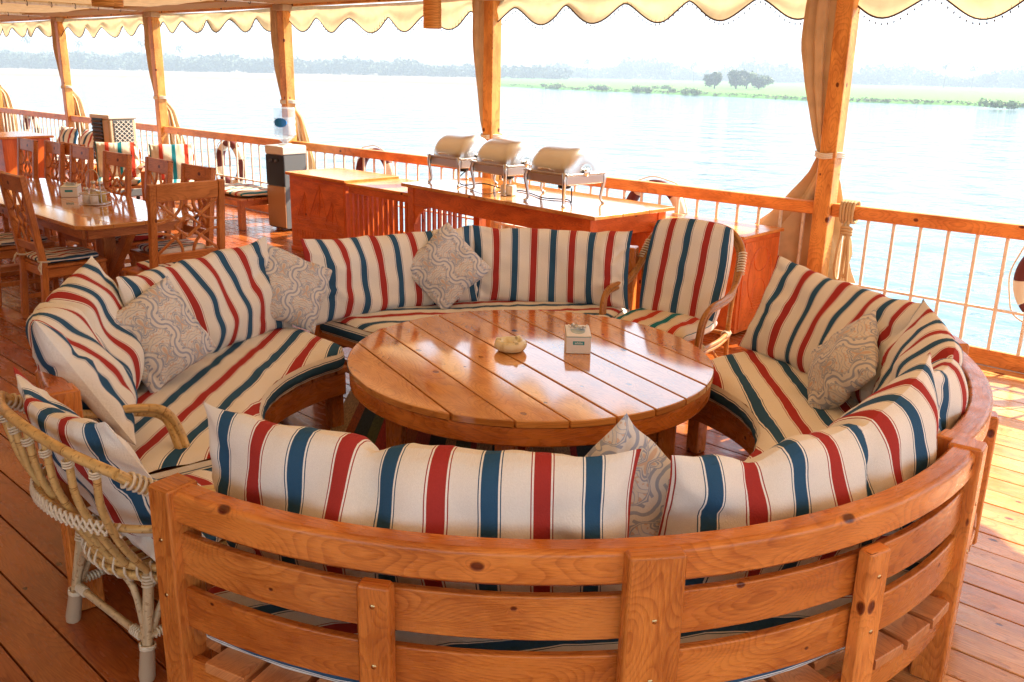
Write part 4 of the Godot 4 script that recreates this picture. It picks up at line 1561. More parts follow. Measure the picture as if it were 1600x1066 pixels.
func wicker_chair_far() -> void:
	var t := thing("wicker_chair", "honey coloured cane armchair with striped cushions beside the carved locker", "chair", Vector3(0.07, 0, 1.99), 7.0)
	var g := Geo.new()
	for k in 2:
		g = Geo.new()
		var e := 0.022 * k
		var half := [Vector3(0.29 + e * 0.2, 0.0, 0.27 - e), Vector3(0.30 + e * 0.2, 0.30, 0.27 - e), Vector3(0.315, 0.52 - e, 0.255 - e), Vector3(0.33, 0.60 - e, 0.18), Vector3(0.335, 0.615 - e, 0.04), Vector3(0.33, 0.64 - e, -0.10), Vector3(0.325 - e, 0.74, -0.215), Vector3(0.30 - e, 0.86 - e, -0.28), Vector3(0.22 - e * 0.6, 0.945 - e, -0.315), Vector3(0.10, 0.975 - e, -0.33)]
		var all := half.duplicate()
		var back := mirror(half)
		back.reverse()
		all.append_array(back)
		tube(g, bend(all, 5), 0.0155, 9)
		part("arm_hoop", g, M.cane_honey, t)
	for s: float in [1.0, -1.0]:
		g = Geo.new()
		tube(g, bend([Vector3(0.31 * s, 0.76, -0.23), Vector3(0.29 * s, 0.5, -0.2), Vector3(0.28 * s, 0.2, -0.22), Vector3(0.29 * s, 0.0, -0.26)], 5), 0.0155, 8)
		part("rear_leg", g, M.cane_honey, t)
		g = Geo.new()
		tube(g, bend([Vector3(0.30 * s, 0.36, 0.27), Vector3(0.31 * s, 0.36, 0.0), Vector3(0.28 * s, 0.36, -0.21)], 5), 0.014, 8)
		tube(g, bend([Vector3(0.30 * s, 0.335, 0.27), Vector3(0.31 * s, 0.335, 0.0), Vector3(0.28 * s, 0.335, -0.21)], 5), 0.012, 8)
		part("seat_rail", g, M.cane_honey, t)
		g = Geo.new()
		tube(g, bend([Vector3(0.30 * s, 0.12, 0.265), Vector3(0.25 * s, 0.26, 0.1), Vector3(0.27 * s, 0.335, 0.02)], 4), 0.010, 7)
		tube(g, bend([Vector3(0.285 * s, 0.12, -0.23), Vector3(0.25 * s, 0.26, -0.1), Vector3(0.27 * s, 0.335, -0.02)], 4), 0.010, 7)
		part("strut", g, M.cane_honey, t)
		g = Geo.new()
		binding(g, Vector3(0.325 * s, 0.73, -0.21), Vector3(0.305 * s, 0.84, -0.275), 0.022, 8)
		binding(g, Vector3(0.30 * s, 0.37, 0.26), Vector3(0.305 * s, 0.37, 0.20), 0.02, 5)
		binding(g, Vector3(0.282 * s, 0.36, -0.16), Vector3(0.28 * s, 0.36, -0.22), 0.02, 5)
		part("binding", g, M.wrap, t)
	for q in [[0.36, 0.27], [0.36, -0.21], [0.15, 0.262], [0.15, -0.23]]:
		g = Geo.new()
		tube(g, PackedVector3Array([Vector3(-0.29, q[0], q[1]), Vector3(0.29, q[0], q[1])]), 0.013, 8)
		part("cross_rail", g, M.cane_honey, t)
	for k in 5:
		g = Geo.new()
		var x := -0.2 + k * 0.1
		tube(g, bend([Vector3(x * 0.9, 0.36, -0.21), Vector3(x, 0.65, -0.25), Vector3(x, 0.95 - absf(x) * 0.2, -0.315)], 4), 0.009, 6)
		part("spindle", g, M.cane_honey, t)
	var cg := cushion_mesh(0.54, 0.64, 0.10, 403, 0.28)
	pillow("chair_cushion", "smooth striped back cushion of the cane chair beside the carved locker", "cushions of the wicker chairs", M.stripe, cg, Vector3(0.05, 0.70, 1.825), 7, 16)
	cg = cushion_mesh(0.52, 0.50, 0.09, 404, 0.1)
	pillow("chair_cushion", "seat cushion with teal and red stripes on the cane chair beside the locker", "cushions of the wicker chairs", M.stripe_bright, cg, Vector3(0.075, 0.425, 2.05), 7, 90)

# a boxed cushion with rounded edges
func cushion_mesh(L: float, H: float, th: float, seed_: int, u0: float) -> Geo:
	var g := Geo.new()
	var nz := noise(seed_, 1.0, 2)
	for side: float in [1.0, -1.0]:
		grid(g, 40, 40, func(i: int, j: int):
			var s := 2.0 * i / 40.0 - 1.0
			var t := 2.0 * j / 40.0 - 1.0
			s = sin(s * PI / 2)
			t = sin(t * PI / 2)
			# rounded square outline
			var k := 1.0 - 0.05 * s * s * t * t * 2.0
			var x := L / 2 * s * k
			var y := H / 2 * t * k
			var prof := pow(maxf(0.0, 1.0 - pow(absf(s), 9.0)), 0.4) * pow(maxf(0.0, 1.0 - pow(absf(t), 9.0)), 0.4)
			var z: float = side * (th / 2 * prof * (0.86 + 0.14 * (1.0 - s * s) * (1.0 - t * t)) + nz.get_noise_2d(x * 5.0, y * 5.0) * 0.012 * prof)
			return [Vector3(x, y, z), Vector2(u0 + (L / 2 * s) / 0.244, y / 0.244)], side)
	fix(g)
	return g

# ---------------------------------------------------------------- buffet, cabinets, dispenser
func carve(g: Geo, pts: Array, z: float, r := 0.005) -> void:
	var q := PackedVector3Array()
	for p in pts:
		q.push_back(Vector3(p[0], p[1], z))
	tube(g, q, r, 6)

func buffet_side() -> void:
	# cabinet with carved sailing boats
	var t := thing("carved_cabinet", "orange stained cabinet with carved sailing boats on its front", "cabinet", Vector3(-4.69, 0, 0.82))
	var g := Geo.new()
	box(g, Vector3(0.94, 0.745, 0.62), at(0, 0.3925, 0), 0.006)
	part("carcass", g, M.joinery, t)
	g = Geo.new()
	box(g, Vector3(1.0, 0.03, 0.68), at(0, 0.785, 0), 0.006)
	part("top", g, M.joinery_sunlit_top, t)
	g = Geo.new()
	box(g, Vector3(0.90, 0.62, 0.012), at(0, 0.42, 0.312), 0.004)
	var panel := part("front_panel", g, M.joinery, t)
	g = Geo.new()
	for b in [[-0.22, 0.36, 0.26], [0.03, 0.40, 0.32], [0.25, 0.36, 0.22]]:
		var x: float = b[0]
		var y: float = b[1]
		var s: float = b[2]
		carve(g, [[x - s * 0.45, y], [x + s * 0.1, y + s], [x + s * 0.42, y], [x - s * 0.45, y]], 0.319)
		carve(g, [[x + s * 0.1, y + s], [x + s * 0.05, y - 0.02]], 0.319)
		carve(g, [[x - s * 0.5, y - 0.02], [x - s * 0.35, y - 0.07], [x + s * 0.3, y - 0.07], [x + s * 0.5, y - 0.01], [x - s * 0.5, y - 0.02]], 0.319)
		for k in 4:
			carve(g, [[x - s * 0.3 + k * s * 0.12, y + 0.02], [x - s * 0.05 + k * s * 0.07, y + s * 0.55]], 0.319, 0.003)
	carve(g, [[-0.42, 0.27], [-0.25, 0.285], [-0.05, 0.268], [0.15, 0.285], [0.42, 0.27]], 0.319)
	for k in 18:
		carve(g, [[-0.40 + k * 0.047, 0.15], [-0.40 + k * 0.047, 0.23]], 0.319, 0.004)
	part("boat_carving", g, M.joinery, panel)
	g = Geo.new()
	box(g, Vector3(0.96, 0.04, 0.64), at(0, 0.02, 0), 0.004)
	part("plinth", g, M.joinery, t)
	# slatted cabinet between it and the buffet
	t = thing("slatted_cabinet", "orange cabinet with open vertical slats between carved cabinet and buffet", "cabinet", Vector3(-3.70, 0, 0.80))
	g = Geo.new()
	box(g, Vector3(0.97, 0.03, 0.70), at(0, 0.762, 0), 0.006)
	part("top", g, M.joinery_sunlit_top, t)
	for zz in [-0.31, 0.32]:
		g = Geo.new()
		box(g, Vector3(0.93, 0.06, 0.03), at(0, 0.715, zz), 0.004)
		part("upper_rail", g, M.joinery, t)
		g = Geo.new()
		box(g, Vector3(0.93, 0.06, 0.03), at(0, 0.05, zz), 0.004)
		part("lower_rail", g, M.joinery, t)
	for k in 13:
		g = Geo.new()
		box(g, Vector3(0.038, 0.605, 0.022), at(-0.44 + k * 0.0735, 0.3825, 0.32), 0.004)
		part("slat", g, M.joinery, t)
	for k in 9:
		g = Geo.new()
		box(g, Vector3(0.022, 0.605, 0.038), at(0.445, 0.3825, -0.27 + k * 0.065), 0.004)
		part("slat", g, M.joinery, t)
	# buffet table
	t = thing("buffet_table", "heavy orange buffet table carrying three chafing dishes", "table", Vector3(-2.14, 0, 0.82), -5.0)
	g = Geo.new()
	for k in 3:
		g = Geo.new()
		box(g, Vector3(2.36, 0.03, 0.298), at(0, 0.845, -0.30 + k * 0.30), 0.004)
		part("top_plank", g, M.table[k], t)
	for zz in [-0.40, 0.40]:
		g = Geo.new()
		box(g, Vector3(2.16, 0.15, 0.03), at(0, 0.754, zz), 0.005)
		part("apron", g, M.joinery, t)
	for x: float in [-1.09, 1.09]:
		g = Geo.new()
		box(g, Vector3(0.03, 0.15, 0.72), at(x, 0.754, 0), 0.005)
		part("apron", g, M.joinery, t)
		for zz in [-0.38, 0.38]:
			g = Geo.new()
			box(g, Vector3(0.09, 0.829, 0.09), at(x * 0.985, 0.4145, zz), 0.007)
			part("leg", g, M.joinery, t)
			g = Geo.new()
			var s := signf(x)
			var br := PackedVector2Array([Vector2(0, 0), Vector2(0.20, 0), Vector2(0.13, 0.025), Vector2(0.07, 0.07), Vector2(0.03, 0.12), Vector2(0, 0.17)])
			bracket(g, br, 0.025)
			var o := part("bracket", g, M.joinery, t)
			o.transform = Transform3D(Basis(Vector3(-s, 0, 0), Vector3(0, -1, 0), Vector3(0, 0, s)), Vector3(x * 0.985 - s * 0.046, 0.678, zz * 1.05))
	var bt := Transform3D(yawb(-5.0), Vector3(-2.14, 0, 0.82))
	var names := ["leftmost", "middle", "rightmost"]
	var first: Node3D = null
	for k in 3:
		var p := bt * Vector3([-0.86, -0.20, 0.52][k], 0.861, [0.0, 0.05, 0.10][k])
		var label: String = "%s of the three roll top steel chafing dishes on the buffet" % names[k]
		if first == null:
			first = chafing_dish(label, p)
		else:
			copy(first, label, p, -6.0)
	# socket box and cables
	t = thing("socket_box", "small white socket box between the feet of the chafing dishes", "socket", bt * Vector3(-0.02, 0.861, 0.20), 10)
	g = Geo.new()
	box(g, Vector3(0.12, 0.085, 0.07), at(0, 0.0425, 0), 0.008)
	part("casing", g, M.white_plastic, t)
	g = Geo.new()
	for k in 2:
		lathe(g, [Vector2(0, 0.002), Vector2(0.018, 0.002), Vector2(0.02, 0)], 16, at(-0.028 + 0.056 * k, 0.085, 0))
	part("outlet", g, M.grey, t)
	g = Geo.new()
	tube(g, bend([bt * Vector3(-0.78, 0.985, 0.02), bt * Vector3(-0.80, 0.91, 0.1), bt * Vector3(-0.70, 0.868, 0.12), bt * Vector3(-0.45, 0.905, 0.1), bt * Vector3(-0.30, 0.868, 0.0), bt * Vector3(-0.12, 0.868, -0.05), bt * Vector3(0.08, 0.868, 0.02), bt * Vector3(0.3, 0.868, 0.1), bt * Vector3(0.48, 0.868, 0.02), bt * Vector3(0.62, 0.868, 0.12), bt * Vector3(0.58, 0.97, 0.08)], 6), 0.005, 6)
	single("power_cable", g, M.black, "black cable trailing under the chafing dishes", "cable")
	# carved locker at the post
	t = thing("carved_locker", "low orange locker with carved ovals beside the nearest post", "cabinet", Vector3(-0.72, 0, 0.37))
	g = Geo.new()
	box(g, Vector3(0.98, 0.70, 0.56), at(0, 0.37, 0), 0.006)
	part("carcass", g, M.joinery, t)
	g = Geo.new()
	box(g, Vector3(1.02, 0.024, 0.60), at(0, 0.733, 0), 0.005)
	part("top", g, M.joinery_sunlit_top, t)
	g = Geo.new()
	box(g, Vector3(0.012, 0.64, 0.50), at(0.494, 0.37, 0), 0.004)
	var side := part("side_panel", g, M.joinery, t)
	g = Geo.new()
	for q in [[0.55, 0.10, 0.09], [0.28, 0.10, 0.12], [0.42, 0.17, 0.22]]:
		var ring := []
		for k in 20:
			ring.append(Vector3(0.501, q[0] + sin(TAU * k / 20.0) * q[2], cos(TAU * k / 20.0) * q[1]))
		tube(g, bend(ring, 2, true), 0.005, 5)
	for k in 7:
		tube(g, PackedVector3Array([Vector3(0.501, 0.14 + k * 0.02, -0.1), Vector3(0.501, 0.15 + k * 0.02, 0.1)]), 0.003, 5)
	part("oval_carving", g, M.joinery, side)
	g = Geo.new()
	for k in 2:
		box(g, Vector3(0.45, 0.60, 0.012), at(-0.235 + 0.47 * k, 0.36, 0.284), 0.004)
	part("door_panels", g, M.joinery, t)
	# water dispenser and its bottle
	t = thing("water_dispenser", "white and black water dispenser with a beige lower panel", "water dispenser", Vector3(-6.24, 0, 0.45), 4)
	g = Geo.new()
	box(g, Vector3(0.32, 0.90, 0.32), at(0, 0.475, -0.006), 0.012)
	part("body", g, M.get_or_add("disp_grey", mat(Color(0.40, 0.42, 0.44), 0.4)), t)
	g = Geo.new()
	box(g, Vector3(0.335, 0.10, 0.345), at(0, 0.915, 0), 0.015)
	part("top_panel", g, M.white_plastic, t)
	g = Geo.new()
	box(g, Vector3(0.326, 0.34, 0.012), at(0, 0.69, 0.158), 0.004)
	part("tap_recess", g, M.black, t)
	g = Geo.new()
	box(g, Vector3(0.326, 0.47, 0.012), at(0, 0.275, 0.158), 0.004)
	part("lower_panel", g, M.get_or_add("disp_panel", mat(Color(0.72, 0.58, 0.45), 0.15)), t)
	for x: float in [-0.05, 0.05]:
		g = Geo.new()
		box(g, Vector3(0.022, 0.03, 0.04), at(x, 0.80, 0.18), 0.005)
		part("tap", g, M.grey, t)
	g = Geo.new()
	lathe(g, [Vector2(0.0, 0.985), Vector2(0.07, 0.98), Vector2(0.085, 0.965)], 20)
	part("bottle_seat", g, M.white_plastic, t)
	t = thing("water_bottle", "large clear blue water bottle upturned on the dispenser", "bottle", Vector3(-6.24, 0.97, 0.45))
	g = Geo.new()
	var prof := [Vector2(0.03, 0.0), Vector2(0.035, 0.03), Vector2(0.10, 0.075), Vector2(0.125, 0.11)]
	for k in 9:
		prof.append(Vector2(0.128 - (0.008 if k % 2 else 0.0), 0.12 + k * 0.034))
	prof.append(Vector2(0.118, 0.415))
	prof.append(Vector2(0.0, 0.42))
	lathe(g, prof, 32)
	part("shell", g, M.bottle, t)
	g = Geo.new()
	lathe(g, [Vector2(0.0, 0.06), Vector2(0.08, 0.075), Vector2(0.115, 0.11), Vector2(0.117, 0.30), Vector2(0.0, 0.30)], 28)
	part("water", g, M.get_or_add("bottle_water", water_mat()), t)
	g = Geo.new()
	grid(g, 14, 8, func(i: int, j: int):
		var u := 2.0 * i / 14.0 - 1.0
		var v := (2.0 * j / 8.0 - 1.0) * sqrt(maxf(0.0, 1.0 - u * u))
		var a := deg_to_rad(55.0) + u * 0.62
		return [Vector3(cos(a) * 0.131, 0.25 + v * 0.05, sin(a) * 0.131), Vector2(u, v)], 1.0)
	fix_out(g)
	part("oval_label", g, M.blue_label, t)

func fix_out(g: Geo) -> void:
	for k in g.n.size():
		var o := Vector3(g.v[k].x, 0, g.v[k].z)
		if g.n[k].dot(o) < 0:
			g.n[k] = -g.n[k]
	fix(g)

func water_mat() -> StandardMaterial3D:
	var m := mat(Color(0.80, 0.92, 1.0, 0.3), 0.04)
	m.transparency = BaseMaterial3D.TRANSPARENCY_ALPHA
	return m

# an extruded outline in x, y that is fanned from its first corner, depth along z
func bracket(g: Geo, pts: PackedVector2Array, d: float) -> void:
	var k := pts.size()
	for s: float in [1.0, -1.0]:
		var ids := []
		for q in pts:
			ids.append(g.p(Vector3(q.x, q.y, d / 2 * s), Vector3(0, 0, s), q))
		for i in range(1, k - 1):
			g.tri(ids[0], ids[i], ids[i + 1])
	for i in k:
		var a := pts[i]
		var b := pts[(i + 1) % k]
		var e := (b - a).normalized()
		var n3 := Vector3(e.y, -e.x, 0)
		var m := (a + b) / 2 - Vector2(0.02, 0.02)
		if n3.x * m.x + n3.y * m.y < 0 and i > 0 and i < k - 1:
			n3 = -n3
		if i == 0:
			n3 = Vector3(0, -1, 0)
		if i == k - 1:
			n3 = Vector3(-1, 0, 0)
		var ids := [g.p(Vector3(a.x, a.y, d / 2), n3, a), g.p(Vector3(b.x, b.y, d / 2), n3, b), g.p(Vector3(b.x, b.y, -d / 2), n3, b), g.p(Vector3(a.x, a.y, -d / 2), n3, a)]
		g.quad(ids[0], ids[1], ids[2], ids[3])

func chafing_dish(label: String, pos: Vector3) -> Node3D:
	var t := thing("chafing_dish", label, "chafing dish", pos, -6.0, "chafing dishes on the buffet")
	var L := 0.46
	var W := 0.40
	var g := Geo.new()
	# roll top lid: half a drum with softly domed ends
	for s in [1.0]:
		grid(g, 28, 24, func(i: int, j: int):
			var u := 2.0 * i / 28.0 - 1.0
			u = sin(u * PI / 2)
			var a := PI * j / 24.0
			var r := W / 2 * pow(maxf(0.0, 1.0 - pow(absf(u), 7.0)), 0.30)
			return [Vector3(u * L / 2, 0.245 + sin(a) * r * 0.95, cos(a) * r), Vector2(u, a)], 1.0)
	for k in g.n.size():
		var o := g.v[k] - Vector3(g.v[k].x * 0.3, 0.2, 0)
		if g.n[k].dot(o) < 0:
			g.n[k] = -g.n[k]
	fix(g)
	part("roll_top_lid", g, M.steel, t)
	g = Geo.new()
	box(g, Vector3(L + 0.03, 0.014, W + 0.03), at(0, 0.238, 0), 0.006)
	part("rim", g, M.steel, t)
	g = Geo.new()
	box(g, Vector3(L, 0.075, W), at(0, 0.194, 0), 0.012)
	part("pan", g, M.steel_soft, t)
	for x: float in [-1.0, 1.0]:
		for z: float in [-1.0, 1.0]:
			g = Geo.new()
			tube(g, bend([Vector3(x * 0.205, 0.25, z * 0.205), Vector3(x * 0.218, 0.19, z * 0.215), Vector3(x * 0.205, 0.10, z * 0.205), Vector3(x * 0.200, 0.035, z * 0.200), Vector3(x * 0.212, 0.010, z * 0.212)], 4), PackedFloat32Array(leg_radii(17)), 10)
			part("leg", g, M.steel, t)
			g = Geo.new()
			lathe(g, [Vector2(0, 0.0), Vector2(0.014, 0.001), Vector2(0.016, 0.009), Vector2(0.011, 0.018), Vector2(0, 0.019)], 14, at(x * 0.214, 0, z * 0.214))
			part("foot", g, M.steel, t)
	g = Geo.new()
	tube(g, bend([Vector3(-0.06, 0.262, 0.203), Vector3(-0.055, 0.272, 0.228), Vector3(0.055, 0.272, 0.228), Vector3(0.06, 0.262, 0.203)], 4), 0.006, 7)
	part("handle", g, M.steel, t)
	g = Geo.new()
	lathe(g, [Vector2(0, 0.155), Vector2(0.05, 0.155), Vector2(0.052, 0.115), Vector2(0.04, 0.105), Vector2(0, 0.105)], 20)
	part("heating_element", g, M.black, t)
	for x: float in [-1.0, 1.0]:
		g = Geo.new()
		lathe(g, [Vector2(0, 0), Vector2(0.03, 0.0), Vector2(0.03, 0.02), Vector2(0, 0.022)], 18, Transform3D(Basis(Vector3(0, 0, 1), Vector3(x, 0, 0), Vector3(0, x, 0)), Vector3(x * (L / 2 - 0.004), 0.252, 0)))
		part("hinge", g, M.steel, t)
	return t

func leg_radii(n: int) -> Array:
	var o := []
	for i in n:
		o.append(lerpf(0.017, 0.0085, float(i) / (n - 1)))
	return o

# ---------------------------------------------------------------- dining side
func dining_chair(label: String, pos: Vector3, yaw: float, wide := 0.44) -> Node3D:
	var t := thing("dining_chair", label, "chair", pos, yaw, "pine dining chairs with lattice backs")
	var H := 1.08
	var hw := wide / 2
	var zb := func(y: float) -> float:
		return -0.20 - 0.075 * maxf(0.0, (y - 0.42) / 0.66)
	var g: Geo
	for s: float in [-1.0, 1.0]:
		g = Geo.new()
		bar(g, Vector3(s * (hw - 0.024), 0.44, -0.20), Vector3(s * (hw - 0.024), H, zb.call(H)), 0.048, 0.044, 0.006, Vector3.BACK)
		bar(g, Vector3(s * (hw - 0.024), 0.0, -0.24), Vector3(s * (hw - 0.024), 0.445, -0.20), 0.048, 0.044, 0.006, Vector3.BACK)
		part("back_post", g, M.chair, t)
		g = Geo.new()
		box(g, Vector3(0.046, 0.43, 0.046), at(s * (hw - 0.024), 0.215, 0.20), 0.006)
		part("front_leg", g, M.chair, t)
		g = Geo.new()
		box(g, Vector3(0.025, 0.065, 0.38), at(s * (hw - 0.024), 0.395, 0.0), 0.005)
		part("seat_rail", g, M.chair, t)
		g = Geo.new()
		box(g, Vector3(0.022, 0.035, 0.39), at(s * (hw - 0.024), 0.16, -0.01), 0.005)
		part("stretcher", g, M.chair, t)
	var iw := wide - 0.098
	var bk := Basis(Vector3.RIGHT, -atan(0.075 / 0.66))
	g = Geo.new()
	box(g, Vector3(iw, 0.115, 0.034), at(0, 1.02, zb.call(1.02), bk), 0.006)
	part("crest_rail", g, M.chair, t)
	g = Geo.new()
	box(g, Vector3(iw, 0.06, 0.03), at(0, 0.575, zb.call(0.575), bk), 0.006)
	part("lower_back_rail", g, M.chair, t)
	for z: float in [-0.19, 0.20]:
		g = Geo.new()
		box(g, Vector3(iw + 0.01, 0.065, 0.025), at(0, 0.395, z), 0.005)
		part("seat_rail", g, M.chair, t)
	g = Geo.new()
	box(g, Vector3(wide + 0.01, 0.022, 0.43), at(0, 0.442, 0.015), 0.007)
	part("seat", g, M.chair, t)
	# lattice: corner arcs, diagonals and a small lozenge
	var lo := 0.605
	var hi := 0.9625
	var mid := (lo + hi) / 2
	var hh := (hi - lo) / 2
	var w2 := iw / 2
	var fl := func(x: float, y: float) -> Vector3:
		return Vector3(x, y, zb.call(y))
	for s: float in [-1.0, 1.0]:
		for u: float in [-1.0, 1.0]:
			g = Geo.new()
			bar(g, fl.call(s * w2, mid + u * hh), fl.call(s * w2 * 0.22, mid + u * hh * 0.22), 0.017, 0.018, 0.003, Vector3.BACK)
			part("lattice_bar", g, M.chair, t)
			g = Geo.new()
			var pts := PackedVector3Array()
			for k in 10:
				var a := PI / 2 * k / 9.0
				pts.push_back(fl.call(s * (w2 - cos(a) * w2 * 0.82), mid + u * (hh - sin(a) * hh * 0.82)))
			for k in 9:
				var e := (pts[k + 1] - pts[k]).normalized() * 0.003
				bar(g, pts[k] - e, pts[k + 1] + e, 0.0165, 0.018, 0.002, Vector3.BACK)
			part("lattice_arc", g, M.chair, t)
			g = Geo.new()
			bar(g, fl.call(s * w2 * 0.42, mid), fl.call(0.0, mid + u * hh * 0.42), 0.016, 0.0185, 0.003, Vector3.BACK)
			part("lattice_bar", g, M.chair, t)
	return t

func seat_pad(label: String, pos: Vector3, yaw: float, seed_: int) -> void:
	var t := thing("chair_pad", label, "cushion", pos, yaw, "striped pads tied to the dining chairs")
	var g := cushion_mesh(0.41, 0.42, 0.05, seed_, 0.1 * (seed_ % 7))
	var o := part("pad", g, M.get_or_add("pad", pad_mat()), t)
	o.rotation = Vector3(-PI / 2, 0, 0)
	for s: float in [-1.0, 1.0]:
		g = Geo.new()
		var z := -0.20
		var x := 0.198 * s
		tube(g, bend([Vector3(x - 0.028 * s, 0.0, z + 0.03), Vector3(x - 0.032 * s, 0.005, z - 0.026), Vector3(x + 0.028 * s, 0.008, z - 0.028), Vector3(x + 0.03 * s, 0.004, z + 0.026), Vector3(x - 0.01 * s, 0.0, z + 0.028)], 5), 0.007, 6)
		tube(g, bend([Vector3(x + 0.028 * s, 0.008, z - 0.026), Vector3(x + 0.05 * s, -0.02, z - 0.04), Vector3(x + 0.05 * s, -0.075, z - 0.045)], 5), 0.0055, 6)
		tube(g, bend([Vector3(x + 0.028 * s, 0.008, z - 0.026), Vector3(x + 0.03 * s, -0.03, z - 0.05), Vector3(x + 0.065 * s, -0.055, z - 0.05)], 5), 0.0055, 6)
		part("tie", g, M.cord, t)

func pad_mat() -> StandardMaterial3D:
	var m: StandardMaterial3D = M.stripe.duplicate()
	m.uv1_scale = Vector3(1.9, 1.9, 1)
	return m

func dining_side() -> void:
	var t := thing("dining_table", "long glossy pine dining table with clipped corners at left", "table", Vector3(-4.92, 0, 3.50))
	var g: Geo
	var a := 1.52
	var b := 0.46
	var c := 0.09
	for k in 4:
		var z0 := lerpf(-b, b, k / 4.0) + 0.0015
		var z1 := lerpf(-b, b, (k + 1) / 4.0) - 0.0015
		var c0 := maxf(0.0, absf(z0) - b + c)
		var c1 := maxf(0.0, absf(z1) - b + c)
		var pts := PackedVector2Array([Vector2(-a + c0, z0), Vector2(a - c0, z0)])
		if k == 0:
			pts.push_back(Vector2(a, -b + c))
		if k == 3:
			pts.push_back(Vector2(a, b - c))
		pts.push_back(Vector2(a - c1, z1))
		pts.push_back(Vector2(-a + c1, z1))
		if k == 3:
			pts.push_back(Vector2(-a, b - c))
		if k == 0:
			pts.push_back(Vector2(-a, -b + c))
		g = Geo.new()
		plate(g, pts, 0.72, 0.75, 0.005)
		part("top_plank", g, M.table[k % 3], t)
	for z: float in [-0.36, 0.36]:
		g = Geo.new()
		box(g, Vector3(2.66, 0.09, 0.03), at(0, 0.675, z), 0.005)
		part("apron", g, M.chair, t)
	for x: float in [-1.345, 1.345]:
		g = Geo.new()
		box(g, Vector3(0.03, 0.09, 0.69), at(x, 0.675, 0), 0.005)
		part("apron", g, M.chair, t)
		g = Geo.new()
		box(g, Vector3(0.10, 0.72, 0.10), at(x * 0.62, 0.36, 0), 0.008)
		part("trestle_post", g, M.chair, t)
		g = Geo.new()
		box(g, Vector3(0.10, 0.08, 0.70), at(x * 0.62, 0.041, 0), 0.008)
		part("trestle_foot", g, M.chair, t)
		g = Geo.new()
		bar(g, Vector3(x * 0.95, 0.66, 0), Vector3(x * 0.62, 0.22, 0), 0.06, 0.08, 0.006)
		part("knee_brace", g, M.chair, t)
	g = Geo.new()
	box(g, Vector3(1.57, 0.08, 0.05), at(0, 0.28, 0), 0.006)
	part("stretcher", g, M.chair, t)
	# chairs: the near row faces away from the viewer, the far row towards
	var first := dining_chair("wide lattice back pine chair at the head of the dining table", Vector3(-3.08, 0, 3.47), -90.0, 0.54)
	var c1 := dining_chair("lattice back chair on the near side of the dining table, next to the left sofa", Vector3(-3.93, 0, 3.90), 180.0)
	copy(c1, "lattice back chair on the near side of the dining table, cut by the left edge", Vector3(-4.82, 0, 3.92), 180.0)
	var lab := ["far side dining chair nearest the head of the table, low behind it", "far side dining chair behind the oil bottles", "far side dining chair third along, before the striped lounge cushion", "far side dining chair fourth along, close beside its neighbour", "far side dining chair fifth along, squeezed between two others", "far side dining chair sixth along, farthest of the tight group", "lattice back chair at the far end of the dining table, cut by the left edge"]
	var xs := [-3.72, -4.40, -5.08, -5.88, -6.22, -6.52, -6.98]
	for k in 7:
		copy(c1, lab[k], Vector3(xs[k], 0, 3.16 + [0.0, -0.01, 0.02, 0.0, -0.06, 0.0, 0.08][k]), [2.0, -2.0, 3.0, 0.0, 4.0, -2.0, 0.0][k])
	seat_pad("striped pad tied on the dining chair next to the left sofa", Vector3(-3.93, 0.478, 3.90), 180, 501)
	seat_pad("striped pad tied on the dining chair cut by the left edge", Vector3(-4.82, 0.478, 3.92), 180, 502)
	seat_pad("striped pad on the wide chair at the head of the dining table", Vector3(-3.08, 0.478, 3.47), -90, 503)
	seat_pad("striped pad on the far side chair nearest the head of the table", Vector3(-3.72, 0.478, 3.16), 2, 504)
	seat_pad("striped pad on the far side chair behind the oil bottles", Vector3(-4.40, 0.478, 3.15), -2, 505)
	tissue_box("white tissue box with cyan print on the dining table", Vector3(-5.02, 0.751, 3.36), 60.0, Vector3(0.13, 0.085, 0.24), false)
	# oil and vinegar set
	t = thing("cruet_set", "glass oil bottle and jars in a steel rack on the dining table", "cruet", Vector3(-4.42, 0.751, 3.42), 20)
	t.scale = Vector3.ONE * 1.45
	g = Geo.new()
	for y in [0.006, 0.06]:
		var ring := []
		for q in [[-0.055, -0.055], [0.055, -0.055], [0.055, 0.055], [-0.055, 0.055]]:
			ring.append(Vector3(q[0], y, q[1]))
		tube(g, bend(ring, 4, true), 0.003, 5)
	tube(g, bend([Vector3(-0.05, 0.006, 0), Vector3(-0.045, 0.15, 0), Vector3(0, 0.185, 0), Vector3(0.045, 0.15, 0), Vector3(0.05, 0.006, 0)], 5), 0.003, 5)
	part("rack", g, M.steel, t)
	for k in 4:
		var p := Vector3(-0.027 if k % 2 else 0.027, 0.004, -0.027 if k < 2 else 0.027)
		g = Geo.new()
		var hh := 0.10 if k < 2 else 0.07
		lathe(g, [Vector2(0, 0), Vector2(0.024, 0.001), Vector2(0.024, hh * 0.7), Vector2(0.012, hh * 0.88), Vector2(0.011, hh), Vector2(0, hh)], 18, at(p.x, p.y, p.z))
		var j := part("jar", g, M.glass, t)
		g = Geo.new()
		lathe(g, [Vector2(0, 0.003), Vector2(0.021, 0.003), Vector2(0.021, hh * 0.6), Vector2(0, hh * 0.6)], 16, at(p.x, p.y, p.z))
		part("contents", g, M.oil if k < 2 else M.tissue, j)
		g = Geo.new()
		lathe(g, [Vector2(0, hh + 0.018), Vector2(0.012, hh + 0.016), Vector2(0.0135, hh), Vector2(0, hh)], 14, at(p.x, p.y, p.z))
		part("lid", g, M.steel, j)
	# evaporative air cooler
	t = thing("air_cooler", "tall white portable air cooler with dark louvres, standing by the railing", "air cooler", Vector3(-9.75, 0, 0.86), 6)
	g = Geo.new()
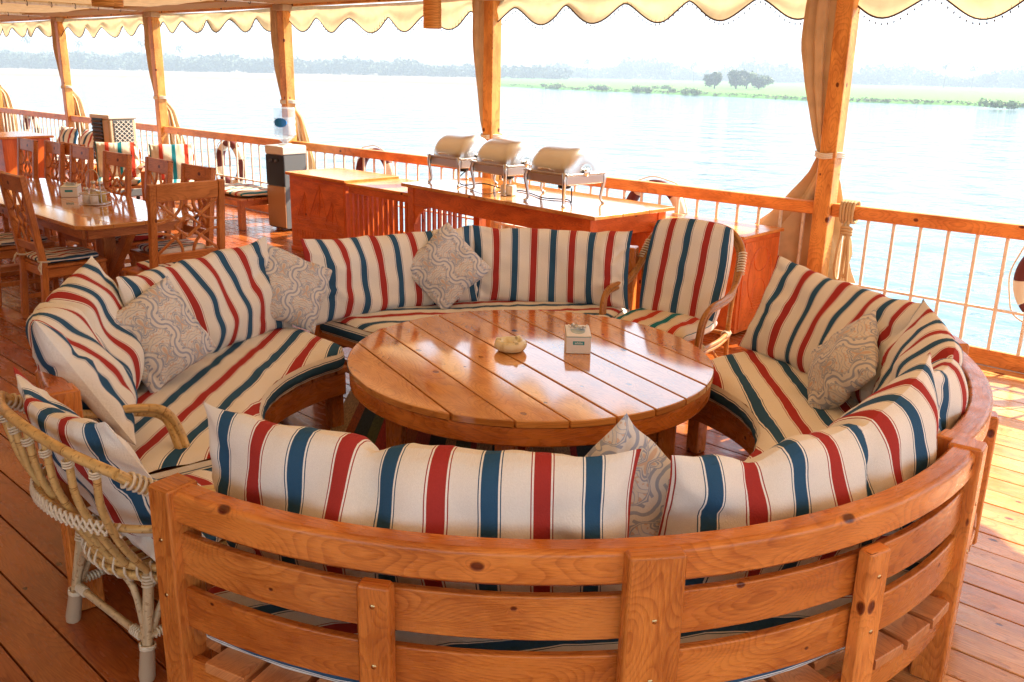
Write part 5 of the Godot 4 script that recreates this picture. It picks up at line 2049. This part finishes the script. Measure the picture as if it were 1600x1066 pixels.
	box(g, Vector3(0.46, 0.98, 0.40), at(0, 0.62, 0), 0.03)
	part("casing", g, M.cream_plastic, t)
	g = Geo.new()
	box(g, Vector3(0.48, 0.06, 0.42), at(0, 1.13, 0), 0.025)
	part("top", g, M.white_plastic, t)
	g = Geo.new()
	box(g, Vector3(0.26, 0.62, 0.008), at(-0.06, 0.80, 0.202), 0.003)
	var lv := part("louvre_frame", g, M.black, t)
	g = Geo.new()
	for k in 12:
		box(g, Vector3(0.24, 0.022, 0.02), at(-0.06, 0.53 + k * 0.049, 0.212, Basis(Vector3.RIGHT, 0.6)), 0.003)
	part("louvres", g, M.get_or_add("louvre", mat(Color(0.11, 0.10, 0.10), 0.4)), lv)
	g = Geo.new()
	box(g, Vector3(0.008, 0.58, 0.28), at(0.232, 0.80, 0), 0.003)
	var grl := part("grille_frame", g, M.grey, t)
	g = Geo.new()
	for k in 9:
		for s: float in [-1.0, 1.0]:
			var y0 := 0.53 + k * 0.06
			bar(g, Vector3(0.238, y0, -0.13 * s), Vector3(0.238, minf(y0 + 0.22, 1.08), -0.13 * s + 0.26 * s * (minf(y0 + 0.22, 1.08) - y0) / 0.22), 0.012, 0.008, 0.002)
	part("grille", g, M.white_plastic, grl)
	g = Geo.new()
	box(g, Vector3(0.47, 0.12, 0.41), at(0, 0.11, 0), 0.02)
	part("water_tank", g, M.grey, t)
	for x: float in [-0.18, 0.18]:
		for z: float in [-0.15, 0.15]:
			g = Geo.new()
			lathe(g, [Vector2(0, -0.012), Vector2(0.025, -0.012), Vector2(0.025, 0.012), Vector2(0, 0.012)], 14, Transform3D(Basis(Vector3.UP, Vector3.RIGHT, Vector3.FORWARD), Vector3(x, 0.026, z)))
			part("castor", g, M.black, t)
	# low pine lounge bench along the rail with pads on it
	t = thing("lounge_bench", "low pine slatted bench in the sun along the railing", "bench", Vector3(-7.35, 0, 0.66))
	for k in 7:
		g = Geo.new()
		box(g, Vector3(1.9, 0.028, 0.08), at(0, 0.352, -0.27 + k * 0.09), 0.004)
		part("seat_slat", g, M.chair, t)
	for x: float in [-0.85, 0.0, 0.85]:
		for z: float in [-0.25, 0.25]:
			g = Geo.new()
			box(g, Vector3(0.07, 0.338, 0.07), at(x, 0.169, z), 0.006)
			part("leg", g, M.chair, t)
		g = Geo.new()
		box(g, Vector3(0.05, 0.07, 0.43), at(x, 0.303, 0), 0.005)
		part("cross_rail", g, M.chair, t)
	var cg := cushion_mesh(1.0, 0.58, 0.07, 511, 0.3)
	pillow("lounge_cushion", "sunlit striped seat pad on the low bench by the railing", "cushions on the low lounge seats", M.stripe_bright, cg, Vector3(-6.90, 0.405, 0.66), 0, 90)
	# two low armchairs beyond the dining table
	var spots := [[Vector3(-8.62, 0, 1.36), 62.0, "low pine armchair with a bright striped cushion, in front of the air cooler", "bright striped cushion with a teal band, leaning before the air cooler"], [Vector3(-7.95, 0, 0.98), 62.0, "low pine armchair half hidden behind the dining chairs, near the railing", "pale striped cushion leaning in the armchair nearest the low bench"]]
	for q in spots:
		t = thing("lounge_chair", q[2], "chair", q[0], q[1], "low lounge armchairs by the railing")
		for s: float in [-1.0, 1.0]:
			for z: float in [-0.26, 0.26]:
				g = Geo.new()
				box(g, Vector3(0.06, 0.56, 0.06), at(s * 0.30, 0.28, z), 0.006)
				part("leg", g, M.chair, t)
			g = Geo.new()
			box(g, Vector3(0.09, 0.03, 0.64), at(s * 0.30, 0.575, 0), 0.006)
			part("armrest", g, M.chair, t)
		for k in 6:
			g = Geo.new()
			box(g, Vector3(0.54, 0.025, 0.085), at(0, 0.345, -0.24 + k * 0.096), 0.004)
			part("seat_slat", g, M.chair, t)
		for k in 2:
			g = Geo.new()
			box(g, Vector3(0.54, 0.08, 0.025), at(0, 0.52 + k * 0.17, -0.27 - 0.035 * k), 0.005)
			part("backrest_slat", g, M.chair, t)
		for s: float in [-1.0, 1.0]:
			g = Geo.new()
			bar(g, Vector3(s * 0.24, 0.33, -0.245), Vector3(s * 0.24, 0.76, -0.335), 0.04, 0.03, 0.005, Vector3.BACK)
			part("back_stile", g, M.chair, t)
		var f := Transform3D(yawb(q[1]), q[0])
		cg = pillow_mesh(0.52, 0.50, 0.15, 0.0, 520 + int(q[0].x * -3.0), 0.15, 0.3)
		pillow("lounge_cushion", q[3], "cushions on the low lounge seats", M.stripe_bright, cg, f * Vector3(0, 0.63, -0.16), q[1], 16)
		cg = cushion_mesh(0.52, 0.50, 0.08, 530, 0.15)
		pillow("lounge_cushion", q[3].replace("leaning", "seat pad flat").replace(", in the chair before the air cooler", " in the chair by the cooler"), "cushions on the low lounge seats", M.stripe_bright, cg, f * Vector3(0, 0.40, 0.03), q[1], 90)
	# orange cupboard and a daybed farther along
	t = thing("orange_cupboard", "orange cupboard at the far left, behind the dining chairs", "cabinet", Vector3(-10.5, 0, 1.9))
	g = Geo.new()
	box(g, Vector3(0.9, 0.83, 0.6), at(0, 0.435, 0), 0.006)
	part("carcass", g, M.joinery, t)
	g = Geo.new()
	box(g, Vector3(0.98, 0.03, 0.68), at(0, 0.866, 0), 0.006)
	part("top", g, M.joinery_sunlit_top, t)
	g = Geo.new()
	box(g, Vector3(0.92, 0.04, 0.62), at(0, 0.02, 0), 0.004)
	part("plinth", g, M.joinery, t)
	t = thing("daybed", "distant low pine daybed under pale striped cushions, along the railing", "bench", Vector3(-11.7, 0, 0.8))
	for k in 6:
		g = Geo.new()
		box(g, Vector3(1.8, 0.03, 0.1), at(0, 0.345, -0.27 + k * 0.11), 0.004)
		part("seat_slat", g, M.chair, t)
	for x: float in [-0.8, 0.8]:
		for z: float in [-0.24, 0.24]:
			g = Geo.new()
			box(g, Vector3(0.07, 0.33, 0.07), at(x, 0.165, z), 0.005)
			part("leg", g, M.chair, t)
	cg = cushion_mesh(1.8, 0.62, 0.09, 541, 0.3)
	pillow("lounge_cushion", "pale striped mattress on the distant daybed", "cushions on the low lounge seats", M.stripe, cg, Vector3(-11.7, 0.405, 0.8), 0, 90)
	for k in 2:
		cg = pillow_mesh(0.62, 0.44, 0.18, 0.0, 550 + k, 0.2 * k, 0.244)
		pillow("lounge_cushion", ["striped back pillow at the left end of the distant daybed", "striped back pillow at the right end of the distant daybed, left of the air cooler"][k], "cushions on the low lounge seats", M.stripe, cg, Vector3(-12.1 + 0.85 * k, 0.64, 0.58), 0, 14)
